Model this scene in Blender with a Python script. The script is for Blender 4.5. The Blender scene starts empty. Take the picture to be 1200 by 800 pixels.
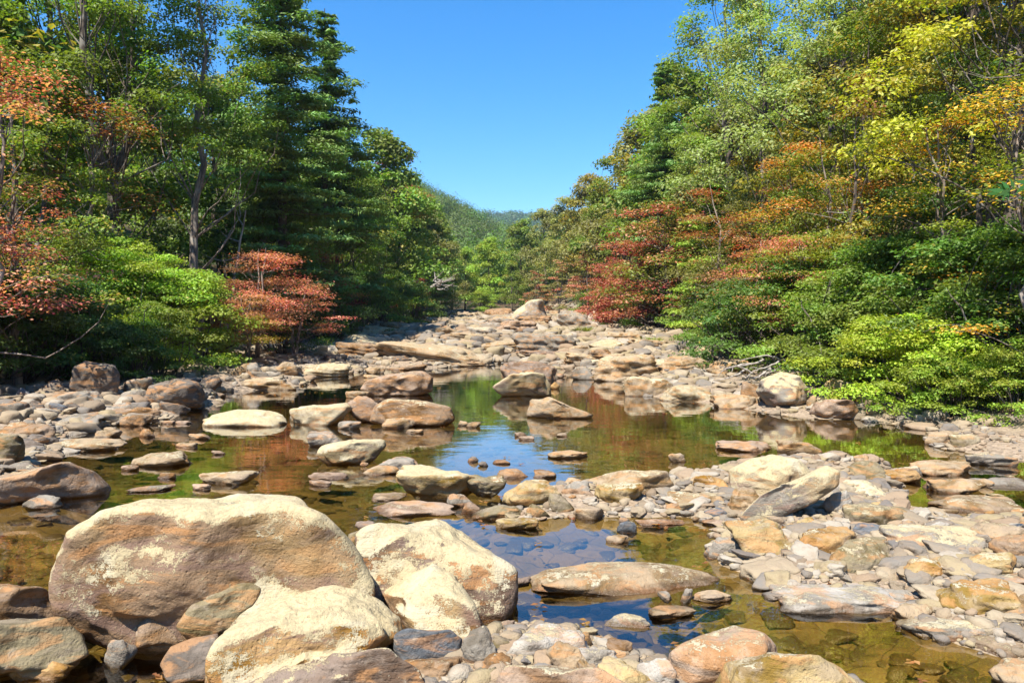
import bpy, bmesh, math, random
import numpy as np
from mathutils import Vector, Matrix
R = math.radians
sc = bpy.context.scene
col = sc.collection

# ------------------------------------------------------------------ camera, sky, sun, exposure
CAM_H = 2.2; FPX = 850.0
PITCH = math.atan(25 / FPX)                        # looks slightly down
cam_d = bpy.data.cameras.new('camera'); cam = bpy.data.objects.new('camera', cam_d); col.objects.link(cam)
cam.location = (0, 0, CAM_H); cam.rotation_euler = (R(90) - PITCH, 0, 0)
cam_d.sensor_fit = 'HORIZONTAL'; cam_d.angle = 2 * math.atan(600 / FPX)
cam_d.clip_start = 0.1; cam_d.clip_end = 8000
sc.camera = cam

SUN_DIR = Vector((-0.52, -0.82, 0)).normalized()     # horizontal direction towards the sun
SUN_EL = R(57)
world = bpy.data.worlds.new('World'); sc.world = world; world.use_nodes = True
wn = world.node_tree.nodes; bg = wn['Background']
sky = wn.new('ShaderNodeTexSky'); sky.sky_type = 'NISHITA'; sky.sun_disc = False
sky.sun_elevation = SUN_EL; sky.sun_rotation = math.atan2(SUN_DIR.x, SUN_DIR.y)
sky.altitude = 0; sky.air_density = 1.0; sky.dust_density = 0.2; sky.ozone_density = 4.0
hsv = wn.new('ShaderNodeHueSaturation'); hsv.inputs['Saturation'].default_value = 1.38; hsv.inputs['Value'].default_value = 1.0
world.node_tree.links.new(sky.outputs[0], hsv.inputs['Color'])
world.node_tree.links.new(hsv.outputs[0], bg.inputs[0]); bg.inputs[1].default_value = 0.11
sun_d = bpy.data.lights.new('sun', 'SUN'); sun_d.energy = 5.0; sun_d.angle = R(0.5); sun_d.color = (1.0, 0.93, 0.82)
sun = bpy.data.objects.new('sun', sun_d); col.objects.link(sun)
toward = Vector((SUN_DIR.x * math.cos(SUN_EL), SUN_DIR.y * math.cos(SUN_EL), math.sin(SUN_EL)))
sun.rotation_euler = toward.to_track_quat('Z', 'Y').to_euler(); sun.location = (0, 0, 60)
vs = sc.view_settings; vs.view_transform = 'Standard'; vs.look = 'None'; vs.gamma = 1; vs.exposure = 1.2
sc.cycles.max_bounces = 8; sc.cycles.transparent_max_bounces = 12; sc.cycles.transmission_bounces = 4
sc.cycles.diffuse_bounces = 4; sc.cycles.glossy_bounces = 3
sc.cycles.caustics_reflective = False; sc.cycles.caustics_refractive = False
sc.cycles.use_denoising = True

# ------------------------------------------------------------------ helpers
class Noise:
    """vectorised gradient noise"""
    def __init__(s, seed):
        r = np.random.RandomState(seed); s.p = np.concatenate([r.permutation(256)] * 3)
        g = r.normal(size=(256, 3)); s.g = g / np.linalg.norm(g, axis=1)[:, None]
    def n(s, P):
        P = np.asarray(P, float); i = np.floor(P).astype(int); f = P - i; i &= 255
        u = f * f * f * (f * (f * 6 - 15) + 10); out = 0
        for dx in (0, 1):
            for dy in (0, 1):
                for dz in (0, 1):
                    h = s.p[s.p[s.p[(i[:, 0] + dx) & 255] + ((i[:, 1] + dy) & 255)] + ((i[:, 2] + dz) & 255)]
                    d = (s.g[h] * (f - np.array([dx, dy, dz]))).sum(1)
                    w = (u[:, 0] if dx else 1 - u[:, 0]) * (u[:, 1] if dy else 1 - u[:, 1]) * (u[:, 2] if dz else 1 - u[:, 2])
                    out = out + w * d
        return out
    def fbm(s, P, o=4, lac=2.03, gain=0.5):
        a = 1; t = 0; P = np.asarray(P, float)
        for k in range(o):
            t = t + a * s.n(P + k * 17.3); P = P * lac; a *= gain
        return t
NZ = Noise(7)

def mesh_np(name, V, F, mat=None, attrs=None, smooth=True):
    """V (n,3) F (m,k) -> mesh"""
    me = bpy.data.meshes.new(name); V = np.asarray(V, np.float32); F = np.asarray(F, np.int32)
    n, (m, k) = len(V), F.shape
    me.vertices.add(n); me.vertices.foreach_set('co', V.ravel())
    me.loops.add(m * k); me.loops.foreach_set('vertex_index', F.ravel())
    me.polygons.add(m); me.polygons.foreach_set('loop_start', np.arange(0, m * k, k, dtype=np.int32))
    me.update(calc_edges=True)
    me.polygons.foreach_set('use_smooth', np.full(m, smooth))
    for an, vals in (attrs or {}).items():
        a = me.attributes.new(an, 'FLOAT', 'FACE'); a.data.foreach_set('value', np.asarray(vals, np.float32))
    if mat: me.materials.append(mat)
    me.validate()
    return me

def obj(name, me, parent=None, loc=(0, 0, 0), **props):
    o = bpy.data.objects.new(name, me); col.objects.link(o); o.location = loc
    if parent is not None: o.parent = parent
    for k, v in props.items(): o[k] = v
    return o

ICO = {}
def ico(level):
    if level not in ICO:
        bm = bmesh.new(); bmesh.ops.create_icosphere(bm, subdivisions=level, radius=1)
        V = np.array([v.co[:] for v in bm.verts]); F = np.array([[v.index for v in f.verts] for f in bm.faces]); bm.free()
        ICO[level] = (V / np.linalg.norm(V, axis=1)[:, None], F)
    return ICO[level]

def sstep(a, b, x):
    t = np.clip((x - a) / (b - a), 0, 1); return t * t * (3 - 2 * t)

# camera rays in photograph pixels (1200 x 800)
CP, SP = math.cos(PITCH), math.sin(PITCH)
def ray(px, py):
    u = (px - 600) / FPX; v = (400 - py) / FPX
    return Vector((u, CP + v * SP, v * CP - SP))          # y component is the depth scale
def topix(p):
    y, z = p[1], p[2] - CAM_H
    dep = y * CP - z * SP; up = y * SP + z * CP
    return 600 + FPX * p[0] / dep, 400 - FPX * up / dep

# ------------------------------------------------------------------ terrain
TL = np.array([(-60, -7.5), (0, -7.0), (8, -7.6), (13, -9.5), (18, -13.5), (24, -17.0), (33, -15.5), (45, -14.5), (60, -12.5), (80, -11.0), (100, -10), (125, -9), (160, -14), (250, -26), (3000, -26)], float)
TR = np.array([(-60, 9.0), (0, 9.0), (10, 9.6), (14, 9.4), (18, 9.6), (24, 10.0), (35, 10.5), (50, 12.0), (65, 9.5), (80, 10.0), (100, 9.0), (125, 4), (160, 6), (250, 8), (3000, 8)], float)
CHN = np.array([(-60, 0), (34, 0.0), (38, 0.10), (45, 0.35), (60, 1.1), (80, 1.9), (100, 2.7), (125, 3.7), (160, 5), (400, 14), (3000, 20)], float)
# shoreline and gravel bars, traced and laid out on the water plane
def plan(pts): return [(CAM_H / -ray(x, y).z * ray(x, y).x, CAM_H / -ray(x, y).z * ray(x, y).y) for x, y in pts]
SHORE = [(-6.5, 3.0), (-5.2, 6.0)] + plan([(-60, 590), (20, 588), (34, 545), (66, 530), (64, 514), (110, 499), (185, 494), (212, 480), (246, 472), (238, 458), (285, 457), (345, 451), (352, 441), (404, 437), (425, 429), (500, 431), (570, 427), (590, 421), (640, 427), (690, 436), (735, 446), (765, 464), (830, 472), (880, 480), (950, 491), (1010, 492), (1080, 502), (1092, 524), (1160, 534), (1230, 545), (1300, 560)]) + [(9.2, 8), (8, 3), (8, -30), (-8, -30)]
ISLES = [plan([(590, 592), (655, 568), (770, 563), (812, 556), (850, 545), (940, 532), (1040, 538), (1062, 560), (1062, 598), (1110, 607), (1330, 604), (1400, 700), (1300, 800), (1180, 776), (1085, 742), (1060, 715), (1030, 700), (915, 703), (890, 680), (850, 662), (832, 650), (838, 615), (800, 607), (690, 604), (600, 612)]),
         plan([(455, 780), (475, 745), (540, 740), (600, 735), (690, 742), (745, 768), (800, 790), (1000, 815), (1060, 900), (380, 900)])]
def sdf(x, y, poly):
    """signed distance, positive inside"""
    P = np.array(poly); d = np.full(len(x), 1e9); c = np.zeros(len(x), bool); A = P; B_ = np.roll(P, -1, 0)
    for (ax, ay), (bx, by) in zip(A, B_):
        ex, ey = bx - ax, by - ay; t = np.clip(((x - ax) * ex + (y - ay) * ey) / (ex * ex + ey * ey), 0, 1)
        d = np.minimum(d, (x - ax - t * ex) ** 2 + (y - ay - t * ey) ** 2)
        cr = (ay > y) != (by > y); xi = ax + (y - ay) * ex / (ey if abs(ey) > 1e-9 else 1e-9); c ^= cr & (x < xi)
    return np.where(c, 1, -1) * np.sqrt(d)
def height(x, y, fine=True):
    x = np.atleast_1d(np.asarray(x, float)); y = np.atleast_1d(np.asarray(y, float))
    tl = np.interp(y, TL[:, 0], TL[:, 1]); tr = np.interp(y, TR[:, 0], TR[:, 1]); ch = np.interp(y, CHN[:, 0], CHN[:, 1])
    wob = 0.9 * NZ.fbm(np.c_[x * 0.25, y * 0.25, x * 0 + 3.3], 2)
    sl = np.maximum(tl - x + wob, 0); srr = np.maximum(x - tr + wob, 0)
    up = lambda s, a, b: a * sstep(0, 3.0, s) + b * np.maximum(s - 1.5, 0)
    z = ch + np.minimum(up(sl, .9, .30), 60 + .02 * sl) + np.minimum(up(srr, 1.0, .55), 70 + .02 * srr)
    nr = (y < 60) & (np.abs(x) < 60)
    if nr.any():
        xx, yy = x[nr], y[nr]; land = -sdf(xx, yy, SHORE)
        for I in ISLES: land = np.maximum(land, sdf(xx, yy, I))
        land = land + .16 * NZ.fbm(np.c_[xx * 1.3, yy * 1.3, xx * 0 + 8], 2)
        z[nr] += np.where(land > 0, np.minimum(land * .20, .16) + np.minimum(np.maximum(land - 1, 0) * .06, .35), np.maximum(land * .34, -.27))
    # far hills
    hl = np.clip(74 - .56 * (x + 60), 0, 76) * sstep(150, 470, y) * (1 + .07 * NZ.n(np.c_[x * .012, y * .012, x * 0]))
    z = np.where(y > 140, np.maximum(z, hl), z)
    far = (186 + 12 * NZ.n(np.c_[x * .004, y * .002, x * 0 + 9])) * sstep(800, 1450, y)
    z = np.where(y > 790, np.maximum(z, far), z)
    if fine:
        near = np.clip(1 - y / 300, 0, 1)
        z = z + near * (.04 * NZ.fbm(np.c_[x * .6, y * .6, x * 0], 3) + .02 * NZ.fbm(np.c_[x * 3, y * 3, x * 0 + 5], 2))
        z = z + (1 - near) * 6 * NZ.fbm(np.c_[x * .02, y * .02, x * 0], 3)
    return z
def hz(x, y): return float(height(x, y)[0])
def ground_hit(px, py, floor=0.0):
    """where the view ray meets the ground or the water"""
    d = ray(px, py); t = np.concatenate([np.arange(2.5, 60, .05), np.arange(60, 400, .5)])
    X = d.x * t; Y = d.y * t; Z = CAM_H + d.z * t
    g = np.maximum(height(X, Y), floor)
    k = np.argmax(Z <= g)
    if not (Z <= g).any(): k = len(t) - 1
    return Vector((X[k], Y[k], g[k]))

# ------------------------------------------------------------------ materials
def new_mat(name):
    m = bpy.data.materials.new(name); m.use_nodes = True; nt = m.node_tree
    b = nt.nodes['Principled BSDF']; return m, nt, b
def N(nt, t, **kw):
    n = nt.nodes.new('ShaderNode' + t)
    for k, v in kw.items(): setattr(n, k, v)
    return n
def L(nt, a, b): nt.links.new(a, b)
def noise(nt, vec, scale, detail=4, rough=.55, dist=0, w=None):
    n = N(nt, 'TexNoise'); n.inputs['Scale'].default_value = scale; n.inputs['Detail'].default_value = detail
    n.inputs['Roughness'].default_value = rough; n.inputs['Distortion'].default_value = dist
    if vec is not None: L(nt, vec, n.inputs['Vector'])
    return n.outputs['Fac']
def ramp(nt, fac, a, b, smooth=True):
    n = N(nt, 'MapRange'); n.interpolation_type = 'SMOOTHSTEP' if smooth else 'LINEAR'
    L(nt, fac, n.inputs['Value']); n.inputs['From Min'].default_value = a; n.inputs['From Max'].default_value = b
    return n.outputs['Result']
def math_(nt, op, a, b=None, c=None, clamp=False):
    n = N(nt, 'Math', operation=op, use_clamp=clamp)
    for i, v in enumerate((a, b, c)):
        if v is None: continue
        if isinstance(v, (int, float)): n.inputs[i].default_value = v
        else: L(nt, v, n.inputs[i])
    return n.outputs[0]
def mix(nt, fac, a, b, mode='MIX'):
    n = N(nt, 'Mix', data_type='RGBA', blend_type=mode)
    for key, v in ((0, fac), (6, a), (7, b)):
        if isinstance(v, (int, float)): n.inputs[key].default_value = v
        elif isinstance(v, tuple): n.inputs[key].default_value = (*v, 1)
        else: L(nt, v, n.inputs[key])
    return n.outputs[2]

def rock_material(name, hero=False):
    m, nt, b = new_mat(name)
    tc = N(nt, 'TexCoord'); oi = N(nt, 'ObjectInfo'); geo = N(nt, 'NewGeometry')
    add = N(nt, 'VectorMath', operation='ADD'); L(nt, tc.outputs['Object'], add.inputs[0])
    rv = N(nt, 'CombineXYZ'); r50 = math_(nt, 'MULTIPLY', oi.outputs['Random'], 50.0)
    L(nt, r50, rv.inputs[0]); L(nt, r50, rv.inputs[1]); L(nt, rv.outputs[0], add.inputs[1]); V = add.outputs[0]
    base = oi.outputs['Color']; cover = oi.outputs['Alpha']
    k = 1.0 if hero else 1.6
    n1 = noise(nt, V, 1.6 * k, 5, .6, .6); n2 = noise(nt, V, 6 * k, 6, .65, .3); n3 = noise(nt, V, 34, 4, .7); n4 = noise(nt, V, 110, 3, .7)
    # iron bands running along the bedding
    mp = N(nt, 'Mapping'); L(nt, V, mp.inputs[0]); mp.inputs['Scale'].default_value = (.8, .8, 3.2); mp.inputs['Rotation'].default_value = (.25, .18, 0)
    band = noise(nt, mp.outputs[0], 1.5 * k, 5, .6, 1.2)
    hs = N(nt, 'HueSaturation'); L(nt, base, hs.inputs['Color']); hs.inputs['Hue'].default_value = .495; hs.inputs['Saturation'].default_value = 1.4; hs.inputs['Value'].default_value = .5
    c = mix(nt, ramp(nt, n1, .42, .62), base, hs.outputs[0])
    c = mix(nt, math_(nt, 'MULTIPLY', ramp(nt, band, .50, .60), .75 if hero else .55), c, (.40, .20, .075))
    c = mix(nt, math_(nt, 'MULTIPLY', ramp(nt, band, .48, .38), .75 if hero else .4), c, (.185, .115, .085) if hero else (.23, .18, .14))
    c = mix(nt, math_(nt, 'MULTIPLY', ramp(nt, n2, .55, .72), .35), c, (.50, .42, .32))
    if hero: c = mix(nt, math_(nt, 'MULTIPLY', ramp(nt, noise(nt, V, .9, 3, .5, .4), .5, .6), .5), c, (.38, .27, .13))
    # pale lichen crust on the faces that look up
    sx = N(nt, 'SeparateXYZ'); L(nt, geo.outputs['Normal'], sx.inputs[0])
    up = math_(nt, 'MULTIPLY_ADD', sx.outputs[2], .95 if hero else .6, math_(nt, 'MULTIPLY_ADD', n2, .85, math_(nt, 'MULTIPLY_ADD', n4, .8, math_(nt, 'MULTIPLY', n3, .95))))
    up = math_(nt, 'ADD', up, math_(nt, 'MULTIPLY_ADD', n1, .8, math_(nt, 'MULTIPLY', cover, .9 if hero else .7)))
    lm = ramp(nt, up, 2.70, 2.77) if hero else ramp(nt, up, 2.64, 2.72)
    lcol = mix(nt, ramp(nt, n3, .4, .65), (.44, .365, .21), (.33, .27, .16))
    lcol = mix(nt, ramp(nt, n1, .5, .65), lcol, (.42, .375, .26))
    c = mix(nt, math_(nt, 'MULTIPLY', lm, .93), c, lcol)
    # dark specks and pits
    sp = noise(nt, V, 55, 2, .5); c = mix(nt, math_(nt, 'MULTIPLY', ramp(nt, sp, .66, .74), .55), c, (.09, .07, .05))
    # wet, silty foot
    sp3 = N(nt, 'SeparateXYZ'); L(nt, geo.outputs['Position'], sp3.inputs[0])
    wl = math_(nt, 'MULTIPLY_ADD', math_(nt, 'SUBTRACT', n2, .5), -.10, sp3.outputs[2])
    wet = ramp(nt, wl, .055, .012); under = ramp(nt, sp3.outputs[2], .0, -.03)
    c = mix(nt, wet, c, (.42, .36, .30), 'MULTIPLY')
    c = mix(nt, math_(nt, 'MULTIPLY', under, .35), c, (.16, .13, .05))
    L(nt, c, b.inputs['Base Color'])
    ro = math_(nt, 'MULTIPLY_ADD', wet, -.6, .9); L(nt, ro, b.inputs['Roughness']); b.inputs['Specular IOR Level'].default_value = .35
    hgt = math_(nt, 'ADD', math_(nt, 'MULTIPLY', n2, .7), math_(nt, 'MULTIPLY_ADD', n3, .30, math_(nt, 'MULTIPLY', n4, .08)))
    mp2 = N(nt, 'Mapping'); L(nt, V, mp2.inputs[0]); mp2.inputs['Scale'].default_value = (.7, .7, 11); mp2.inputs['Rotation'].default_value = (.3, .2, .1)
    bed = noise(nt, mp2.outputs[0], 1.4, 4, .6, .5); hgt = math_(nt, 'ADD', hgt, math_(nt, 'MULTIPLY', math_(nt, 'MULTIPLY', ramp(nt, bed, .48, .56), ramp(nt, n1, .5, .62)), .08))
    pit = N(nt, 'TexVoronoi'); pit.inputs['Scale'].default_value = 26; L(nt, V, pit.inputs['Vector']); hgt = math_(nt, 'ADD', hgt, math_(nt, 'MULTIPLY', ramp(nt, pit.outputs['Distance'], .0, .35), .12))
    hgt = math_(nt, 'ADD', hgt, math_(nt, 'MULTIPLY', lm, .05))
    bp = N(nt, 'Bump'); bp.inputs['Strength'].default_value = .9; bp.inputs['Distance'].default_value = .04; L(nt, hgt, bp.inputs['Height']); L(nt, bp.outputs[0], b.inputs['Normal'])
    return m
ROCK = rock_material('river_sandstone'); HERO = rock_material('weathered_boulder', True)

def leaf_material(name, trans=.45):
    m, nt, b = new_mat(name); nt.nodes.remove(b); out = nt.nodes['Material Output']
    oi = N(nt, 'ObjectInfo'); au = N(nt, 'Attribute', attribute_type='OBJECT', attribute_name='autumn'); a1 = N(nt, 'Attribute', attribute_name='rnd'); a2 = N(nt, 'Attribute', attribute_name='clump')
    base = oi.outputs['Color']
    hs = N(nt, 'HueSaturation'); L(nt, base, hs.inputs['Color'])
    L(nt, math_(nt, 'ADD', math_(nt, 'MULTIPLY', a1.outputs['Fac'], .03), math_(nt, 'MULTIPLY_ADD', a2.outputs['Fac'], .06, .455)), hs.inputs['Hue'])
    L(nt, math_(nt, 'ADD', math_(nt, 'MULTIPLY', a1.outputs['Fac'], .55), math_(nt, 'MULTIPLY_ADD', a2.outputs['Fac'], .55, .5)), hs.inputs['Value'])
    ah = N(nt, 'HueSaturation'); L(nt, au.outputs['Color'], ah.inputs['Color']); L(nt, math_(nt, 'MULTIPLY_ADD', a1.outputs['Fac'], .07, .47), ah.inputs['Hue']); L(nt, math_(nt, 'MULTIPLY_ADD', a1.outputs['Fac'], -.3, 1.2), ah.inputs['Saturation']); L(nt, math_(nt, 'MULTIPLY_ADD', a1.outputs['Fac'], .7, .6), ah.inputs['Value']); alt = ah.outputs[0]
    mk = math_(nt, 'ADD', math_(nt, 'MULTIPLY', a2.outputs['Fac'], .62), math_(nt, 'MULTIPLY', a1.outputs['Fac'], .38)); mk = math_(nt, 'ADD', mk, oi.outputs['Alpha'])
    c = mix(nt, ramp(nt, mk, .96, 1.08), hs.outputs[0], alt)
    d = N(nt, 'BsdfDiffuse'); L(nt, c, d.inputs[0]); t = N(nt, 'BsdfTranslucent')
    tcol = mix(nt, 1.0, c, (1.25, 1.35, .55), 'MULTIPLY'); L(nt, tcol, t.inputs[0])
    s = N(nt, 'MixShader'); s.inputs[0].default_value = trans; L(nt, d.outputs[0], s.inputs[1]); L(nt, t.outputs[0], s.inputs[2])
    g = N(nt, 'BsdfGlossy'); g.inputs['Roughness'].default_value = .55; g.inputs[0].default_value = (.8, .9, .7, 1)
    s2 = N(nt, 'MixShader'); s2.inputs[0].default_value = .035; L(nt, s.outputs[0], s2.inputs[1]); L(nt, g.outputs[0], s2.inputs[2])
    L(nt, s2.outputs[0], out.inputs[0]); return m
LEAF = leaf_material('leaf'); NEEDLE = leaf_material('needle', .25)

def bark_material(name, c1, c2, sc_=1):
    m, nt, b = new_mat(name); tc = N(nt, 'TexCoord'); mp = N(nt, 'Mapping'); L(nt, tc.outputs['Object'], mp.inputs[0]); mp.inputs['Scale'].default_value = (1, 1, .18)
    n = noise(nt, mp.outputs[0], 9 * sc_, 6, .7, .4); n2 = noise(nt, tc.outputs['Object'], 1.7, 3)
    c = mix(nt, ramp(nt, n, .38, .62), c1, c2); c = mix(nt, math_(nt, 'MULTIPLY', ramp(nt, n2, .52, .66), .5), c, (.33, .31, .27))
    L(nt, c, b.inputs['Base Color']); b.inputs['Roughness'].default_value = .95
    bp = N(nt, 'Bump'); bp.inputs['Strength'].default_value = .8; bp.inputs['Distance'].default_value = .04; L(nt, n, bp.inputs['Height']); L(nt, bp.outputs[0], b.inputs['Normal']); return m
BARK = bark_material('dark_bark', (.045, .034, .026), (.13, .10, .075)); PALE = bark_material('pale_bark', (.22, .17, .13), (.48, .42, .36)); MIDB = bark_material('blotched_bark', (.08, .06, .05), (.30, .24, .19)); DEAD = bark_material('bleached_wood', (.20, .17, .14), (.40, .36, .32))

# ground: river bed shingle below, leaf litter above
def ground_material():
    m, nt, b = new_mat('ground'); geo = N(nt, 'NewGeometry'); P = geo.outputs['Position']; s = N(nt, 'SeparateXYZ'); L(nt, P, s.inputs[0])
    n1 = noise(nt, P, .35, 4); n2 = noise(nt, P, 2.4, 6, .65); n3 = noise(nt, P, 16, 4, .7)
    dv = N(nt, 'VectorMath', operation='MULTIPLY_ADD'); nc = N(nt, 'TexNoise'); nc.inputs['Scale'].default_value = 1.6; nc.inputs['Detail'].default_value = 3; L(nt, P, nc.inputs['Vector'])
    L(nt, nc.outputs['Color'], dv.inputs[0]); dv.inputs[1].default_value = (.55, .55, .2); L(nt, P, dv.inputs[2])
    mp = N(nt, 'Mapping'); L(nt, dv.outputs[0], mp.inputs[0]); mp.inputs['Scale'].default_value = (1, 1.7, .3)
    vo = N(nt, 'TexVoronoi', feature='DISTANCE_TO_EDGE'); vo.inputs['Scale'].default_value = 3.4; L(nt, mp.outputs[0], vo.inputs['Vector'])
    vc = N(nt, 'TexVoronoi'); vc.inputs['Scale'].default_value = 3.4; L(nt, mp.outputs[0], vc.inputs['Vector'])
    sv = N(nt, 'SeparateColor'); L(nt, vc.outputs['Color'], sv.inputs[0])
    bed = mix(nt, sv.outputs[0], (.185, .135, .055), (.26, .19, .085)); bed = mix(nt, ramp(nt, n2, .45, .65), bed, (.13, .105, .035))
    crack = ramp(nt, vo.outputs[0], .07, .0); bed = mix(nt, math_(nt, 'MULTIPLY', crack, math_(nt, 'MULTIPLY', ramp(nt, n2, .45, .6), .4)), bed, (.07, .055, .02))
    v2 = N(nt, 'TexVoronoi'); v2.inputs['Scale'].default_value = 14; L(nt, P, v2.inputs['Vector']); s2 = N(nt, 'SeparateColor'); L(nt, v2.outputs['Color'], s2.inputs[0])
    grav = mix(nt, s2.outputs[0], (.34, .26, .18), (.20, .15, .10)); grav = mix(nt, ramp(nt, n3, .5, .7), grav, (.13, .095, .065))
    lit = mix(nt, ramp(nt, n3, .4, .6), (.05, .035, .018), (.14, .085, .04)); lit = mix(nt, ramp(nt, n1, .5, .6), lit, (.035, .05, .012))
    c = mix(nt, ramp(nt, s.outputs[2], -.06, .03), bed, grav)
    # bank litter begins beyond the channel edges (stored per face)
    at = N(nt, 'Attribute', attribute_name='bank'); c = mix(nt, at.outputs['Fac'], c, lit)
    L(nt, c, b.inputs['Base Color']); b.inputs['Roughness'].default_value = .9
    h = math_(nt, 'ADD', math_(nt, 'MULTIPLY', n2, .4), math_(nt, 'MULTIPLY', n3, .25)); h = math_(nt, 'SUBTRACT', h, math_(nt, 'MULTIPLY', crack, .15))
    bp = N(nt, 'Bump'); bp.inputs['Strength'].default_value = .8; bp.inputs['Distance'].default_value = .08; L(nt, h, bp.inputs['Height']); L(nt, bp.outputs[0], b.inputs['Normal']); return m
GROUND = ground_material()

def water_material():
    m, nt, b = new_mat('river_water'); nt.nodes.remove(b); out = nt.nodes['Material Output']; geo = N(nt, 'NewGeometry')
    mp = N(nt, 'Mapping'); L(nt, geo.outputs['Position'], mp.inputs[0]); mp.inputs['Scale'].default_value = (1, 1.6, 1)
    n1 = noise(nt, mp.outputs[0], 1.3, 3, .5); n2 = noise(nt, mp.outputs[0], 7, 3, .55)
    patch = ramp(nt, noise(nt, geo.outputs['Position'], .35, 2), .45, .65)
    h = math_(nt, 'ADD', math_(nt, 'MULTIPLY', n1, .5), math_(nt, 'MULTIPLY', math_(nt, 'MULTIPLY', n2, .16), math_(nt, 'MULTIPLY_ADD', patch, .8, .2)))
    bp = N(nt, 'Bump'); bp.inputs['Strength'].default_value = .16; bp.inputs['Distance'].default_value = .05; L(nt, h, bp.inputs['Height'])
    fr = N(nt, 'Fresnel'); fr.inputs['IOR'].default_value = 1.38; L(nt, bp.outputs[0], fr.inputs['Normal'])
    f2 = math_(nt, 'MULTIPLY_ADD', fr.outputs[0], 1.8, .05, clamp=True)
    t = N(nt, 'BsdfTransparent'); t.inputs[0].default_value = (.80, .715, .46, 1)
    g = N(nt, 'BsdfGlossy'); g.inputs['Roughness'].default_value = .012; L(nt, bp.outputs[0], g.inputs['Normal'])
    s = N(nt, 'MixShader'); L(nt, f2, s.inputs[0]); L(nt, t.outputs[0], s.inputs[1]); L(nt, g.outputs[0], s.inputs[2]); L(nt, s.outputs[0], out.inputs[0]); return m
WATER = water_material()

# ------------------------------------------------------------------ the setting
def axis(*segs):
    out = []
    for a, b, n in segs: out += list(np.linspace(a, b, n, endpoint=False))
    return np.array(out + [segs[-1][1]])
xs = axis((-2500, -300, 20), (-300, -60, 40), (-60, -20, 50), (-20, -9, 50), (-9, 10, 210), (10, 20, 50), (20, 60, 50), (60, 300, 40), (300, 2500, 20))
ys = axis((-400, -20, 20), (-20, 3, 30), (3, 16, 170), (16, 45, 150), (45, 130, 110), (130, 600, 90), (600, 4000, 50))
GX, GY = np.meshgrid(xs, ys); Z = height(GX.ravel(), GY.ravel())
nx, ny = len(xs), len(ys); idx = np.arange(nx * ny).reshape(ny, nx)
F = np.stack([idx[:-1, :-1], idx[:-1, 1:], idx[1:, 1:], idx[1:, :-1]], -1).reshape(-1, 4)
V = np.c_[GX.ravel(), GY.ravel(), Z]; fc = V[F].mean(1)
tl = np.interp(fc[:, 1], TL[:, 0], TL[:, 1]); tr = np.interp(fc[:, 1], TR[:, 0], TR[:, 1])
jit = NZ.fbm(np.c_[fc[:, 0] * .8, fc[:, 1] * .8, fc[:, 0] * 0], 3)
bank = np.clip(np.maximum(tl - fc[:, 0], fc[:, 0] - tr) + jit - .2, 0, 1); bank[fc[:, 1] > 118] = 1
obj('ground', mesh_np('ground', V, F, GROUND, {'bank': bank}), kind='structure')
V = np.array([(-26, -60, 0), (18, -60, 0), (18, 40, 0), (-26, 40, 0)], float)
obj('water', mesh_np('water', V, [[0, 1, 2, 3]], WATER, smooth=False), kind='structure')

# ------------------------------------------------------------------ rocks
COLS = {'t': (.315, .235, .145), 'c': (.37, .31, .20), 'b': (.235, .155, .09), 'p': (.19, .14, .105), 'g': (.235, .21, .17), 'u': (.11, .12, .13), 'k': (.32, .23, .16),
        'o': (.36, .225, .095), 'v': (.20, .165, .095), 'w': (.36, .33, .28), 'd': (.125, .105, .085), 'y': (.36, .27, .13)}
CNAME = {'t': 'tan', 'c': 'cream', 'b': 'brown', 'p': 'purplish brown', 'g': 'grey', 'u': 'blue grey', 'k': 'pinkish', 'o': 'orange tan', 'v': 'olive brown', 'w': 'whitish', 'd': 'dark grey', 'y': 'yellowish'}
def poly_r(D, rs, k, p, top=.8):
    n = rs.normal(size=(k, 3)); n /= np.linalg.norm(n, axis=1)[:, None]; h = rs.uniform(.62, 1.0, k)
    n = np.vstack([n, [(0, 0, 1), (0, 0, -1), (1, 0, 0), (-1, 0, 0), (0, 1, 0), (0, -1, 0)]]); h = np.concatenate([h, [top, .8, 1.12, 1.12, 1.1, 1.1]])
    f = np.maximum(D @ n.T, 0) / h
    return ((f ** p).sum(1)) ** (-1 / p)
def rock_mesh(a, b, c, seed, level=4, p=7, yaw=0.0, tilt=0.0, ledge=0.0, mat=None, rough=1.0, k=9):
    """rounded boulder of half extents a, b, c"""
    D, F = ico(level); rs = np.random.RandomState(seed)
    r = poly_r(D, rs, k, p, .8 if c < .6 * a else 1.3); V = D * r[:, None]
    off = rs.uniform(0, 90, 3)
    V = V * (1 + rough * (.24 * NZ.fbm(V * 1.1 + off, 2) + .07 * NZ.fbm(V * 3.1 + off, 3))[:, None])
    rg = 1 - 2.4 * np.abs(NZ.n(V * 1.7 + off + 31)); V = V * (1 + rough * .11 * (rg - .5))[:, None]
    V = V / np.abs(V).max(0)
    V = V * np.array([a, b, c])
    s = max(a, b, c)
    if ledge:
        q = V[:, 2] / c * 3.2 + NZ.n(V / s * 1.3 + off) * 1.2; st = (q - np.floor(q)); V[:, :2] *= (1 + ledge * (st ** 2 - .4))[:, None]
    m3 = D * (NZ.fbm(V / s * 7 + off, 3))[:, None] * (.034 * rough * s); V = V + m3 * np.minimum(1, c / s * 1.5)
    ct, st_ = math.cos(tilt), math.sin(tilt); V = V @ np.array([[ct, 0, -st_], [0, 1, 0], [st_, 0, ct]]).T
    cy, sy = math.cos(yaw), math.sin(yaw); V = V @ np.array([[cy, -sy, 0], [sy, cy, 0], [0, 0, 1]]).T
    return V, F

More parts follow.
